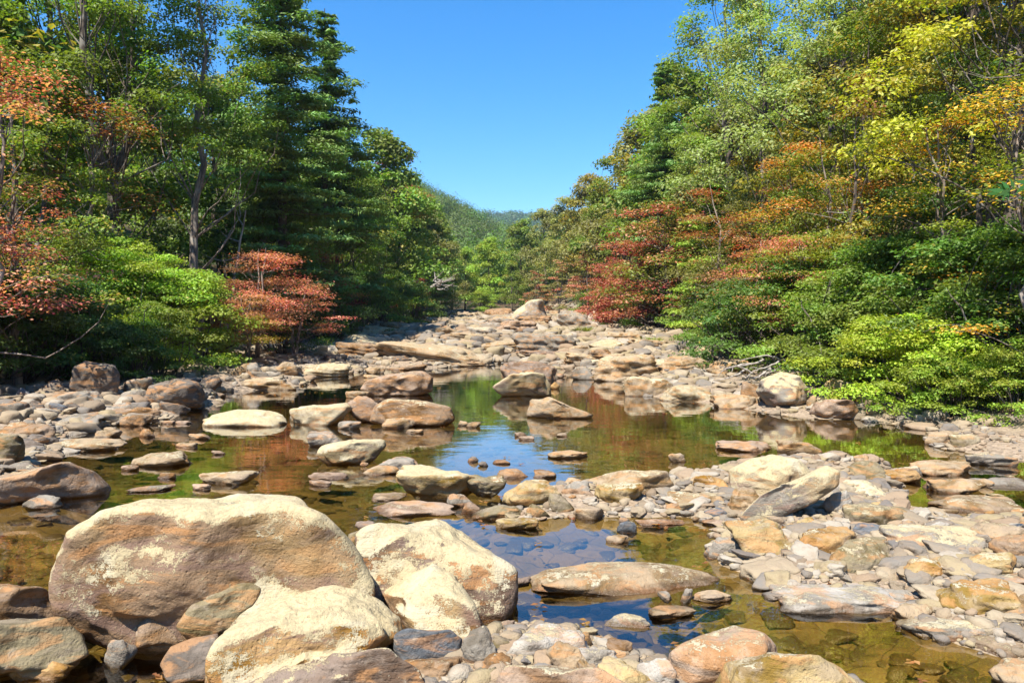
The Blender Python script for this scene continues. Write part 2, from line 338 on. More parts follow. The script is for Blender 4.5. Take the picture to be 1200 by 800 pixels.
LAND = []       # landmarks: (pixel x, pixel y, short name)
PLACED = []     # (x, y, radius)
USED = set()
AUTO = []
def rock_obj(V, F, loc, c, cover, name, mat, label, cat, group, jitter, rs):
    o = obj(name, mesh_np(name, V, F, ROCK if cover < .7 else mat), loc=loc)
    cc = np.array(COLS[c]) * (1 + jitter * rs.uniform(-1, 1)); o.color = (*cc, cover)
    o['category'] = cat
    if label: o['label'] = label; USED.add(label)
    if group: o['group'] = group
    return o
def box_rock(x0, y0, x1, y1, c='t', cover=.4, label=None, short=None, tilt=0., p=11, kb=.72, ledge=0., yaw=None, seed=None, k=9):
    seed = seed if seed is not None else int(x0 * 31 + y0 * 17 + x1) % 100000; rs = np.random.RandomState(seed)
    g = ground_hit((x0 + x1) / 2, y1); d0 = g.y; w = x1 - x0; hpx = y1 - y0
    alpha = math.atan2(CAM_H - g.z, d0); dist = d0
    b = kb * (w / 2) * dist / FPX
    for _ in range(3):
        yc = d0 + .8 * b; a = (w / 2) * yc / FPX
        app = hpx * (d0 + .8 * b) / FPX; zt = (app - 1.7 * b * math.sin(alpha)) / math.cos(alpha)
        if zt < .16 * a: b = max((app - .16 * a * math.cos(alpha)) / (1.7 * math.sin(alpha)), .25 * a)
    if y1 < 436 and short != 'layered upstream boulder' and (x0, y0) != (688, 364) and zt > .55 * a: zt = .55 * a; b *= 1.5
    zt = max(zt, .1 * a); cc = zt * .72 + .06 * a
    rr = ray((x0 + x1) / 2, y1); X = rr.x / rr.y * yc
    lv = 6 if w > 150 else 5 if w > 38 else 4 if w > 14 else 3
    if y1 < 445: ledge = ledge or .10; p = 13; tilt = tilt + rs.uniform(-.14, .14); k = 12
    if zt > .9 * a and w < 80: tilt = tilt + rs.choice([-1, 1]) * .35; p = 8; k = 12; V_ = 0
    V, F = rock_mesh(a * 1.02, b, cc, seed, lv, p, 0 if yaw is None else yaw, tilt, ledge, k=k)
    lo_, hi_ = V[:, 0].min(), V[:, 0].max(); V[:, 0] = (V[:, 0] - (lo_ + hi_) / 2) * (2 * a / (hi_ - lo_)) * (1.09 if zt < .5 * a else 1.03)
    loc = (X, yc, g.z + zt - V[:, 2].max())
    kind = 'boulder' if a > .35 else 'river_stone'
    cat = 'boulder' if a > .35 else 'stone'
    o = rock_obj(V, F, loc, c, cover, kind, HERO if w > 110 else ROCK, label, cat, None, .08, rs)
    PLACED.append((X, yc, max(a, b) * .85)); LAND.append(((x0 + x1) / 2, (y0 + y1) / 2, short)) if short else None
    if not label: AUTO.append((o, (x0 + x1) / 2, (y0 + y1) / 2, c, w, hpx, a))
    return o
def outline_rock(pts, depth, c, cover, label, short=None, base=None, level=6, seed=1, k=10, drop=1.25, rough=1.0, p=9, sink=.55, ledge=0.):
    """boulder whose outline is measured, grown to its real width, height and depth"""
    P = np.array(pts, float); rs = np.random.RandomState(seed)
    yb = base or P[:, 1].max(); cx = (P[:, 0].min() + P[:, 0].max()) / 2; cy = (P[:, 1].min() + P[:, 1].max()) / 2
    g = ground_hit(cx, yb); db = g.y; scale0 = db / FPX
    D_ = depth * (P[:, 0].max() - P[:, 0].min()) / 2 * scale0
    t = db + sink * D_
    rc = ray(cx, cy); fwd = rc.normalized(); C = Vector((0, 0, CAM_H)) + rc * (t / rc.y)
    right = fwd.cross(Vector((0, 0, 1))).normalized(); up = right.cross(fwd)
    dist = (C - Vector((0, 0, CAM_H))).length
    Q = []
    for x, y in P:
        r = ray(x, y).normalized(); q = r * (dist / r.dot(fwd)) - fwd * dist; u, v = q.dot(right), q.dot(up)
        if v < 0: v *= drop
        Q.append((u, v))
    Q = np.array(Q)
    # densify, polar radius
    ang = np.linspace(-math.pi, math.pi, 361); rad = np.zeros(361)
    for i, a in enumerate(ang):
        d = np.array([math.cos(a), math.sin(a)]); best = 1e-3
        for j in range(len(Q)):
            A, B = Q[j], Q[(j + 1) % len(Q)]; e = B - A; den = d[0] * e[1] - d[1] * e[0]
            if abs(den) < 1e-9: continue
            tt = (A[0] * e[1] - A[1] * e[0]) / den; s = (A[0] * d[1] - A[1] * d[0]) / den
            if tt > 0 and -1e-6 <= s <= 1 + 1e-6: best = max(best, tt)
        rad[i] = best
    ker = np.hanning(9); ker /= ker.sum(); rad = np.convolve(np.concatenate([rad[-6:-1], rad, rad[1:6]]), ker, 'same')[5:-5]
    Dv, F = ico(level); th = np.arctan2(Dv[:, 2], Dv[:, 0]); s = np.hypot(Dv[:, 0], Dv[:, 2]); cth = Dv[:, 1]
    Rr = np.interp(th, ang, rad); e = .72
    m = poly_r(Dv, rs, k, p); m = m / m.mean(); fade = np.abs(cth)
    off = rs.uniform(0, 90, 3); lump = 1 + .12 * rough * NZ.fbm(Dv * 1.6 + off, 2)
    mm = (1 + (m - 1) * .8 * fade) * (1 + (lump - 1) * (.25 + fade))
    U = Rr * s ** e * np.cos(th) * mm; W = Rr * s ** e * np.sin(th) * mm; Y = D_ * np.sign(cth) * np.abs(cth) ** .8 * m * lump
    V = np.outer(U, right) + np.outer(W, up) + np.outer(Y, fwd)
    rg = 1 - 2.4 * np.abs(NZ.n(Dv * 2.1 + off + 5)); V = V * (1 + .07 * rough * (rg - .5) * (.3 + fade))[:, None]
    s_ = np.abs(V).max(); V = V + Dv[:, [0, 1, 2]] * (NZ.fbm(V / s_ * 5 + off, 4) * .03 * rough * s_)[:, None]
    if ledge:
        q = V[:, 2] / s_ * 6 + NZ.n(V / s_ * 1.5 + off) * 1.5; st = q - np.floor(q); V = V * (1 + ledge * (st ** 2 - .4))[:, None]
    o = rock_obj(V, F, C, c, cover, 'boulder', HERO, label, 'boulder', None, 0, rs)
    PLACED.append((C.x, C.y, (P[:, 0].max() - P[:, 0].min()) / 2 * scale0 * .8))
    if short: LAND.append((cx, cy, short))
    return o

outline_rock([(461, 760), (465, 744), (480, 737), (525, 738), (541, 748), (543, 768), (520, 780), (470, 778)], .6, 'u', .1, 'dark blue grey rounded boulder below the peaked brown one', 'dark rounded boulder', base=778, seed=91, level=5, rough=.5, sink=.1)
# measured outlines of the big foreground boulders
outline_rock([(64, 690), (70, 655), (90, 628), (130, 601), (180, 588), (250, 583), (300, 578), (345, 583), (368, 602), (396, 625), (412, 650), (424, 674), (424, 700), (330, 722), (280, 738), (215, 752), (150, 748), (85, 732), (66, 708)],
    .62, 'b', .88, 'huge rounded boulder with a cream lichen top and reddish brown flank', 'huge lichen topped boulder', level=7, seed=11, k=12)
outline_rock([(425, 655), (428, 634), (450, 619), (485, 612), (512, 607), (545, 625), (575, 645), (598, 668), (602, 690), (596, 738), (560, 745), (500, 735), (450, 722), (430, 700)],
    .8, 'p', .74, 'steep sided boulder with yellow lichen crown beside the blue water', 'steep lichen crowned boulder', level=7, seed=4, k=9, p=9, sink=1.75)
outline_rock([(446, 695), (478, 673), (508, 660), (534, 675), (552, 705), (566, 742), (530, 756), (490, 748), (460, 722)],
    .8, 'b', .70, 'peaked brown boulder leaning on the steep lichen crowned boulder', 'peaked brown boulder', base=750, seed=8, sink=1.0)
outline_rock([(243, 792), (248, 760), (262, 740), (285, 722), (330, 700), (375, 688), (420, 690), (447, 705), (466, 725), (470, 745), (440, 762), (385, 772), (335, 795), (300, 815), (245, 825)],
    .55, 'o', .78, 'long boulder crusted with pale lichen and an orange underside', 'long crusted boulder', base=805, level=7, seed=21)
outline_rock([(277, 806), (330, 780), (390, 764), (440, 768), (480, 785), (498, 815), (400, 850), (280, 850)], .6, 'p', .62, 'low purplish brown boulder cut by the bottom edge', 'low purplish boulder', base=835, seed=31)
outline_rock([(-60, 735), (20, 724), (75, 726), (96, 745), (99, 762), (60, 777), (0, 792), (-60, 795)], .8, 'v', .35, 'smooth olive brown boulder at the bottom left corner', 'smooth olive boulder', seed=41, rough=.6, k=5)
outline_rock([(-60, 690), (10, 683), (50, 692), (85, 712), (90, 727), (60, 734), (0, 738), (-60, 740)], .7, 'b', .35, 'smooth brown boulder lying just behind the olive corner boulder', 'smooth brown boulder', seed=43, rough=.6, k=5)
outline_rock([(208, 730), (225, 708), (265, 688), (300, 675), (314, 684), (302, 708), (272, 738), (228, 750)], .6, 'v', .3, 'slanting brown rock wedged between the two largest lichen boulders', 'slanting wedged rock', base=756, seed=45, sink=-.35, rough=.7)
outline_rock([(187, 778), (200, 757), (225, 747), (255, 742), (262, 792), (205, 799)], .8, 'd', .1, 'smooth dark wet boulder left of the long crusted boulder', 'smooth dark wet boulder', seed=47, rough=.4, k=4, level=5)
outline_rock([(153, 735), (165, 715), (185, 708), (205, 718), (216, 735), (212, 752), (160, 754)], .7, 'b', .2, 'small rusty brown rock at the foot of the huge boulder', 'rusty foot rock', base=758, sink=-.1, seed=49, rough=.7, level=5)
outline_rock([(-40, 562), (0, 558), (45, 547), (80, 543), (110, 552), (130, 568), (128, 579), (60, 586), (0, 585), (-40, 582)], .5, 'k', .45, 'long tan boulder in the shallows at the left edge', 'long tan shallows boulder', seed=51, rough=.7)
outline_rock([(783, 788), (790, 765), (820, 745), (860, 732), (895, 742), (910, 756), (915, 800), (860, 812), (790, 806)], .7, 'k', .55, 'large pinkish boulder at the bottom right of centre', 'large pinkish boulder', base=808, seed=53, rough=.7)
outline_rock([(838, 800), (848, 774), (900, 764), (960, 768), (985, 782), (1008, 800), (1000, 840), (850, 845)], .6, 'y', .45, 'flat topped yellowish boulder in front of the large pinkish one', 'flat topped yellowish boulder', base=840, seed=55, rough=.7)
outline_rock([(583, 800), (598, 781), (650, 779), (700, 788), (730, 803), (710, 840), (590, 840)], .6, 'k', .6, 'low pinkish boulder on the bottom edge in front of the gravel', 'low bottom edge boulder', base=835, seed=57, rough=.6)
outline_rock([(617, 486), (622, 467), (634, 468), (645, 465), (668, 476), (698, 484), (690, 489), (655, 490)], .4, 't', .5, 'low pale rock with a peak and a long tail in the pool', 'low tailed rock', seed=61, level=5)
outline_rock([(580, 452), (592, 444), (612, 436), (638, 438), (644, 448), (646, 462), (618, 464), (590, 461)], .6, 'c', .7, 'angular cream rock with a dark right end in the middle pool', 'angular cream rock', seed=63, p=12, level=5)
outline_rock([(885, 458), (892, 446), (915, 435), (935, 441), (947, 455), (945, 468), (930, 477), (905, 476)], .7, 'g', .8, 'pale angular boulder mirrored at the right shore', 'pale mirrored boulder', seed=65, p=12)
outline_rock([(948, 482), (955, 471), (975, 467), (1000, 470), (1008, 482), (1000, 490), (960, 489)], .6, 'k', .4, 'rounded pink boulder at the right shore under the bushes', 'pink shore boulder', seed=67, level=5)
outline_rock([(432, 492), (437, 475), (455, 467), (500, 470), (525, 477), (532, 490), (520, 497), (460, 498)], .45, 'b', .62, 'long brown boulder with sunlit top behind the middle shallows', 'long brown boulder', seed=69)
outline_rock([(422, 455), (430, 446), (455, 438), (495, 435), (508, 442), (507, 456), (490, 462), (440, 464)], .5, 'k', .4, 'brown split boulder farther out in the left pool', 'split brown boulder', seed=71)
outline_rock([(870, 597), (895, 578), (935, 560), (968, 544), (984, 552), (982, 570), (950, 587), (905, 606), (880, 606)], .45, 'g', .8, 'long grey slab tilted up across the gravel bar', 'tilted grey slab', seed=73, p=10, rough=.6)
outline_rock([(372, 532), (378, 522), (410, 515), (450, 514), (454, 522), (440, 536), (425, 542), (385, 543)], .45, 'c', .85, 'cream rock with an overhanging dark end in the left shallows', 'overhanging cream rock', seed=75, level=5)
outline_rock([(852, 572), (856, 550), (880, 538), (905, 532), (935, 540), (950, 556), (935, 575), (880, 580)], .6, 'c', .9, 'broad cream lichened boulder behind the tilted grey slab', 'broad cream boulder', seed=77)
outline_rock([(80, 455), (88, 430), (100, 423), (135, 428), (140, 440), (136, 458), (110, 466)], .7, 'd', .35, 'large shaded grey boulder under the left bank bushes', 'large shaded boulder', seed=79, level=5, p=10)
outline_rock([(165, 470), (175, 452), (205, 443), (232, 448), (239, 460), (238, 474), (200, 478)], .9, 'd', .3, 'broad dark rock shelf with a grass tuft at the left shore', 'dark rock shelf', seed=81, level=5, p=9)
box_rock(438, 397, 577, 423, 't', .6, 'broad tan ledge at the head of the pool', 'broad tan ledge', ledge=.12)
box_rock(396, 399, 470, 420, 'b', .4, 'rounded shaded ledge left of the broad tan ledge', 'shaded ledge')
outline_rock([(594, 376), (604, 364), (622, 351), (634, 352), (644, 376), (622, 379)], .7, 'w', .7, 'white pointed boulder far upstream at the tree line', 'white pointed boulder', seed=85, level=4, p=12)

B = box_rock
for a in [
    # x0 y0 x1 y1 colour lichen label short
    (628, 655, 846, 697, 't', .45, 'long flat slab lying in the blue reflecting water', 'long flat slab'), (245, 476, 338, 500, 'c', .9, 'flat cream rock with a pit, left in the row of three', 'flat pitted rock'), (333, 468, 414, 499, 'c', .9, 'domed cream rock in the middle of the row of three', 'domed cream rock'),
    (410, 461, 448, 495, 'k', .4, 'tan rock wedged against the long brown boulder', 'wedged tan rock'), (405, 457, 433, 467, 't', .4), (428, 429, 450, 438, 't', .5), (426, 438, 456, 443, 't', .5),
    (286, 441, 350, 457, 't', .6, 'flat tan rock at the lit edge of the left shore', 'flat shore rock'), (270, 424, 302, 441, 't', .4), (284, 424, 309, 442, 'g', .4), (315, 423, 350, 439, 't', .4), (358, 424, 409, 442, 'c', .7, 'cream wedge rock at the far side of the left pool', 'cream wedge rock'),
    (74, 455, 128, 476, 'g', .35, 'pale grey slab in the shade below the large shaded boulder', 'pale grey shaded slab'), (130, 470, 168, 489, 'g', .3), (68, 483, 122, 500, 'g', .3, 'low grey rock at the waterline in the left shade', 'low grey shade rock'), (2, 493, 68, 515, 'b', .4, 'rounded brown boulder among dark stones at the left edge', 'rounded left edge boulder'),
    (-30, 503, 28, 545, 'v', .6, 'olive lichened boulder cut by the left edge', 'olive left edge boulder'), (64, 512, 140, 530, 't', .5, 'flat tan rock in shallow water near the left shore', 'flat shallows rock'), (112, 503, 139, 514, 't', .4), (160, 527, 223, 547, 't', .5, 'flat topped tan rock with a broken right end', 'broken end rock'),
    (162, 502, 182, 513, 'b', .3), (221, 507, 246, 515, 't', .4), (235, 548, 297, 568, 't', .6, 'low domed rock alone in the green shallows', 'low domed rock'), (224, 566, 247, 575, 'k', .3), (143, 544, 163, 552, 'k', .3), (153, 566, 200, 577, 'g', .4), (185, 553, 206, 562, 'b', .3),
    (27, 577, 74, 597, 'g', .3, 'small grey stone in front of the long tan shallows boulder', 'small grey stone'), (-5, 574, 26, 592, 'g', .2), (0, 539, 46, 553, 'g', .3), (206, 517, 232, 525, 't', .4), (248, 527, 264, 533, 'k', .4), (190, 492, 205, 497, 'k', .4), (207, 492, 224, 497, 'k', .4),
    (30, 508, 66, 523, 'd', .1), (18, 512, 50, 528, 'd', .1), (0, 470, 28, 492, 'g', .2), (3, 468, 30, 484, 'd', .2), (32, 468, 54, 484, 'd', .2), (56, 470, 80, 483, 'u', .2), (142, 484, 176, 500, 'b', .3), (122, 500, 136, 506, 't', .3), (140, 475, 190, 493, 'b', .3, 'brown forked rock between the dark shelf and the shallows', 'brown forked rock'),
    (360, 504, 406, 524, 'g', .35, 'grey rounded stone behind the overhanging cream rock', 'grey rounded stone'), (383, 530, 410, 544, 'o', .3), (444, 534, 490, 553, 'g', .3, 'flat grey stone left of the big domed mid river boulder', 'flat grey stone'), (429, 544, 466, 557, 't', .3), (362, 553, 404, 563, 'k', .2), (362, 561, 389, 570, 'k', .2),
    (395, 492, 424, 503, 'g', .3), (448, 488, 486, 502, 't', .4), (476, 502, 496, 508, 't', .3), (422, 541, 432, 547, 'k', .3),
    (465, 541, 562, 582, 'y', .98, 'big domed cream boulder in the middle of the river', 'domed mid river boulder'), (546, 555, 593, 582, 'v', .4, 'rounded olive rock joined to the domed mid river boulder', 'joined olive rock'), (524, 576, 554, 594, 'g', .2), (541, 587, 563, 603, 'k', .2),
    (430, 583, 533, 605, 'k', .3, 'thin pinkish slab in front of the domed mid river boulder', 'thin pinkish slab'), (437, 577, 476, 587, 't', .3), (553, 588, 613, 609, 'v', .3, 'low smooth olive stone at the edge of the blue water', 'low olive stone'), (589, 558, 659, 594, 'y', .55, 'egg shaped yellow stone in the centre of the river', 'egg shaped stone'),
    (579, 602, 629, 620, 'y', .3), (616, 588, 646, 607, 'v', .3), (643, 578, 673, 603, 'v', .3), (658, 562, 692, 580, 'g', .3), (672, 590, 708, 609, 't', .4), (686, 544, 788, 585, 't', .6, 'wide tan boulder with a dark notch on its right shoulder', 'notched tan boulder'), (697, 561, 753, 590, 'y', .6, 'yellow rounded boulder in front of the notched tan boulder', 'yellow rounded boulder'),
    (582, 547, 619, 561, 'b', .2, 'brown stone left of two at the edge of the sky reflection', 'brown pool stone'), (624, 550, 652, 561, 'b', .2), (548, 534, 561, 542, 'd', 0), (560, 540, 572, 547, 'd', 0), (578, 538, 598, 544, 'b', .1), (537, 492, 549, 499, 't', .3), (546, 494, 563, 501, 't', .3), (603, 506, 618, 512, 'k', .3), (608, 510, 626, 516, 'k', .3), (652, 507, 665, 512, 't', .3),
    (643, 525, 687, 537, 't', .4, 'low flat stone alone in the middle pool', 'lone flat stone'), (783, 530, 803, 542, 't', .4, 'small tan stone alone in the right pool', 'lone small stone'), (587, 421, 652, 446, 'p', .3, 'purplish slab behind the angular cream rock', 'purplish slab'), (644, 447, 656, 456, 'o', .3), (652, 437, 662, 443, 'k', .3),
    (774, 449, 836, 471, 'c', .5, 'smooth pale boulder at the waterline of the right bar', 'smooth pale boulder'), (730, 438, 790, 464, 't', .7, 'tan boulder left of the smooth pale one', 'tan bar boulder'), (695, 412, 775, 444, 't', .6, 'large flat tan outcrop at the right of the pool head', 'large flat outcrop'), (670, 428, 698, 445, 'g', .5), (694, 437, 724, 447, 't', .3),
    (963, 441, 1014, 471, 'y', .8, 'yellowish boulder tucked below the right bank shrubs', 'yellowish bank boulder'), (1003, 450, 1032, 476, 'y', .7), (866, 446, 896, 470, 'b', .4), (834, 459, 892, 479, 't', .5), (935, 455, 960, 468, 'g', .3), (946, 462, 957, 476, 't', .3), (1012, 472, 1030, 487, 't', .4),
    (842, 515, 907, 530, 'k', .3, 'low reddish slab left of the pointed stone in the right pool', 'low reddish slab'), (911, 513, 957, 532, 't', .4, 'pointed tan stone in the right pool', 'pointed stone'), (854, 567, 895, 602, 't', .3, 'slim tan stone leaning beside the tilted grey slab', 'slim leaning stone'),
    (812, 555, 851, 574, 'o', .3, 'rounded orange stone at the left end of the gravel bar', 'rounded orange stone'), (776, 572, 842, 594, 't', .5), (819, 594, 864, 609, 'u', 0, 'smooth blue grey stone among tan ones at the bar edge', 'blue grey stone'), (824, 607, 860, 617, 'k', .3), (978, 536, 1036, 563, 'v', .3, 'olive stone with a smooth top at the back of the gravel bar', 'olive back stone'), (1000, 531, 1018, 545, 't', .4),
    (1024, 547, 1082, 566, 'o', .3, 'flat orange stone behind the whitish wedge stone', 'flat orange stone'), (1071, 537, 1138, 557, 't', .4), (1130, 528, 1183, 546, 'g', .5, 'smooth grey tan stone near the right shore', 'smooth right shore stone'), (1084, 504, 1120, 521, 't', .4), (1112, 507, 1150, 524, 'c', .6), (1143, 559, 1210, 574, 'g', .3, 'flat grey stone on the right edge in the water', 'flat grey edge stone'),
    (1089, 557, 1149, 578, 't', .3), (1097, 578, 1200, 603, 't', .35, 'long low tan slab with rippled face at the right', 'long low tan slab'), (963, 572, 1004, 603, 'w', .6, 'whitish stone under the tilted grey slab', 'whitish stone'), (984, 561, 1040, 582, 'w', .9, 'whitish wedge stone with lichen patch behind the grey stones', 'whitish wedge stone'), (986, 587, 1062, 619, 'v', .55, 'broad mottled stone right of the whitish stone', 'broad mottled stone'),
    (1037, 608, 1146, 648, 'g', .75, 'wide pale grey boulder on the right gravel bar', 'wide pale grey boulder'), (1141, 609, 1215, 641, 't', .5, 'angular tan boulder right of the wide pale grey one', 'angular tan boulder'), (1166, 624, 1230, 660, 'b', .4), (851, 606, 937, 652, 'y', .5, 'layered yellow and pink boulder on the gravel bar', 'layered yellow boulder'), (827, 627, 867, 656, 'g', .4, 'squarish grey stone left of the layered yellow boulder', 'squarish grey stone'),
    (928, 616, 1006, 653, 'o', .4, 'flat topped orange boulder right of the layered yellow one', 'flat topped orange boulder'), (964, 627, 1052, 671, 'v', .5, 'rounded olive boulder with a shaded hollow on the bar', 'rounded olive boulder'), (999, 612, 1038, 633, 'u', .3), (1058, 649, 1120, 681, 'y', .5, 'blocky yellow stone beside the rounded olive boulder', 'blocky yellow stone'), (1129, 640, 1192, 677, 'y', .6, 'peaked pale yellow boulder near the right edge', 'peaked pale boulder'),
    (905, 671, 1050, 716, 'w', .45, 'wide wedge boulder with orange streaks at the water edge', 'wide wedge boulder'), (1093, 674, 1198, 722, 'y', .35, 'cracked orange yellow boulder on the right bar', 'cracked orange boulder'), (1061, 713, 1192, 759, 'g', .6, 'smooth grey slab at the lower right water edge', 'smooth grey slab'), (1139, 744, 1225, 774, 't', .4), (1158, 770, 1240, 812, 't', .5, 'tan boulder in the bottom right corner', 'corner tan boulder'), (1044, 704, 1092, 729, 't', .4),
    (1040, 690, 1082, 708, 'g', .3), (1150, 668, 1215, 690, 'g', .4), (1180, 690, 1230, 725, 't', .3), (1050, 628, 1075, 645, 't', .3),
    (761, 707, 814, 726, 't', .3, 'thin angular stone in the water in front of the long slab', 'thin angular stone'), (707, 717, 759, 737, 'w', .6, 'whitish wedge stone in the rapids below the slab', 'whitish rapids stone'), (812, 691, 856, 709, 't', .4), (797, 690, 812, 708, 'g', .3), (771, 694, 787, 708, 'g', .3), (710, 625, 737, 637, 't', .3), (722, 610, 746, 626, 'u', .4), (725, 604, 738, 614, 'g', .3), (600, 675, 622, 687, 'p', .1), (746, 608, 800, 616, 'k', .3),
    (594, 728, 690, 775, 'w', .55, 'pale wedge of rock right of the steep lichen crowned boulder', 'pale wedge rock'),  (540, 737, 584, 786, 'g', .35, 'blocky grey brown stone right of the dark rounded boulder', 'blocky grey stone'), (468, 766, 542, 806, 'b', .3, 'brown angular stone in front of the dark rounded boulder', 'brown angular stone'), (492, 788, 529, 806, 'o', .2), (577, 743, 601, 763, 'v', .2),
    (671, 737, 694, 759, 't', .2), (655, 753, 722, 784, 'w', .4), (698, 770, 770, 812, 'y', .5, 'rounded yellowish boulder at the bottom edge of the gravel', 'rounded gravel boulder'), (744, 768, 790, 812, 'w', .3, 'leaning pale slab stone at the bottom edge', 'leaning pale slab'), (711, 748, 741, 770, 'b', .3), (720, 761, 738, 778, 't', .2), (640, 750, 692, 790, 't', .3), (671, 771, 699, 795, 't', .3), (560, 765, 600, 790, 'b', .2), (545, 782, 580, 806, 'v', .2), (600, 758, 630, 776, 'g', .2),
    (124, 745, 158, 783, 'g', .2, 'grey tooth shaped stone standing in the dark shallow water', 'tooth shaped stone'), (97, 730, 122, 748, 'p', .1), (20, 760, 92, 797, 'o', .1), (405, 620, 440, 645, 'v', .2), (540, 645, 560, 655, 'p', .1), (416, 610, 440, 622, 'p', .1),
    (652, 363, 692, 386, 'g', .5, 'rounded layered grey boulder far upstream', 'layered upstream boulder'), (688, 364, 714, 384, 'w', .7), (572, 372, 606, 382, 'g', .5), (556, 377, 592, 386, 'g', .3), (598, 386, 684, 414, 'g', .4, 'wide slab of grey bedrock in the middle upstream', 'wide bedrock slab'),
    (528, 389, 604, 400, 't', .5), (553, 398, 616, 411, 't', .5), (606, 409, 664, 421, 'p', .2), (660, 402, 700, 424, 't', .6), (690, 396, 740, 412, 'c', .7), (738, 396, 790, 410, 't', .6), (798, 399, 878, 420, 'c', .6, 'pale shelf of bedrock at the foot of the right bank', 'pale right shelf'), (770, 415, 830, 437, 't', .5), (845, 384, 888, 402, 'w', .6), (830, 420, 880, 440, 't', .5),
    (640, 372, 662, 384, 'p', .2), (500, 383, 545, 394, 't', .5), (545, 378, 575, 390, 't', .4), (450, 412, 492, 424, 'd', .3), (430, 425, 500, 434, 'b', .3), (516, 420, 572, 428, 'b', .4),
]: B(*a)

# random stones in the gaps, measured regions in photo pixels; each keeps to the ground it lies on
rng = random.Random(5)
def inpoly(x, y, P):
    c = False; j = len(P) - 1
    for i in range(len(P)):
        if (P[i][1] > y) != (P[j][1] > y) and x < (P[j][0] - P[i][0]) * (y - P[i][1]) / (P[j][1] - P[i][1]) + P[i][0]: c = not c
        j = i
    return c
REG = [  # polygon, count, width px range, colours
    ([(500, 366), (700, 366), (760, 388), (880, 392), (890, 440), (700, 436), (600, 412), (400, 410), (430, 392)], 74, (14, 52), 'ttcckggwbt', .5, 'rocks of the bar at the head of the pool'),
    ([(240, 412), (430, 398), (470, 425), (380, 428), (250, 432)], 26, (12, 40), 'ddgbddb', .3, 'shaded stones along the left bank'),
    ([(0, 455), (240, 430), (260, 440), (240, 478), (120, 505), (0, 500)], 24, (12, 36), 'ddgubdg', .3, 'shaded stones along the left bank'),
    ([(780, 570), (960, 540), (1200, 545), (1200, 790), (1060, 700), (900, 670), (830, 650)], 44, (12, 36), 'ttcgykbvw', .4, 'stones of the right gravel bar'),
    ([(470, 770), (600, 735), (700, 745), (780, 800), (480, 812)], 16, (14, 34), 'ttgbyvk', .3, 'stones of the front gravel bar'),
    ([(600, 580), (700, 560), (800, 570), (830, 615), (700, 605), (600, 612)], 16, (9, 24), 'ttgkbw', .3, 'stones of the middle gravel bar'),
    ([(850, 425), (1040, 440), (1180, 500), (1190, 512), (1020, 490), (880, 480)], 16, (10, 30), 'ttgky', .5, 'stones under the right bank'),
]
for P, n, (w0, w1), cs, cov, grp in REG:
    x0, x1 = min(p[0] for p in P), max(p[0] for p in P); y0, y1 = min(p[1] for p in P), max(p[1] for p in P)
    k = t = 0
    while k < n and t < 4000:
        t += 1; px, py = rng.uniform(x0, x1), rng.uniform(y0, y1)
        if not inpoly(px, py, P): continue
        g = ground_hit(px, py); w = w0 + (w1 - w0) * rng.random() ** 1.7; a = w / 2 * g.y / FPX
        if any((g.x - q[0]) ** 2 + (g.y + a * .5 - q[1]) ** 2 < (.72 * (q[2] + a)) ** 2 for q in PLACED): continue
        h = w * rng.uniform(.38, .66)
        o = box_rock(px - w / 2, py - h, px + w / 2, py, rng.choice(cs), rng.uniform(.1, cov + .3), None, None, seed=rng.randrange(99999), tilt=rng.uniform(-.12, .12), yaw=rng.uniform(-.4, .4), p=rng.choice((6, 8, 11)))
        o['group'] = grp; k += 1

# labels for the stones between the landmarks
SHAPE = lambda w, h, c: ('flat', 'long flat', 'thin')[int(w) % 3] if h < .36 * w else 'low' if h < .46 * w else 'rounded' if h < .6 * w else 'blocky'
for o, x, y, c, w, h, a in AUTO:
    size = 'tiny' if a < .09 else 'small' if a < .2 else 'medium' if a < .5 else 'large'
    near = sorted(LAND, key=lambda q: math.hypot(q[0] - x, (q[1] - y) * 2))[:6]; done = False
    noun = 'boulder' if a > .35 else 'stone'
    for extra in ('', 'next but one ', 'third along '):
        for lx, ly, s in near:
            dx, dy = x - lx, (y - ly) * 2.2
            rel = ('to the right of' if dx > 0 else 'to the left of') if abs(dx) > abs(dy) else ('in front of' if dy > 0 else 'behind')
            lab = f'{size} {SHAPE(w, h, c)} {CNAME[c]} {noun} {extra}{rel} the {s}'
            if lab not in USED and len(lab.split()) <= 16: USED.add(lab); o['label'] = lab; done = True; break
        if done: break
    if not done: o['label'] = lab
print('rocks', len(PLACED))

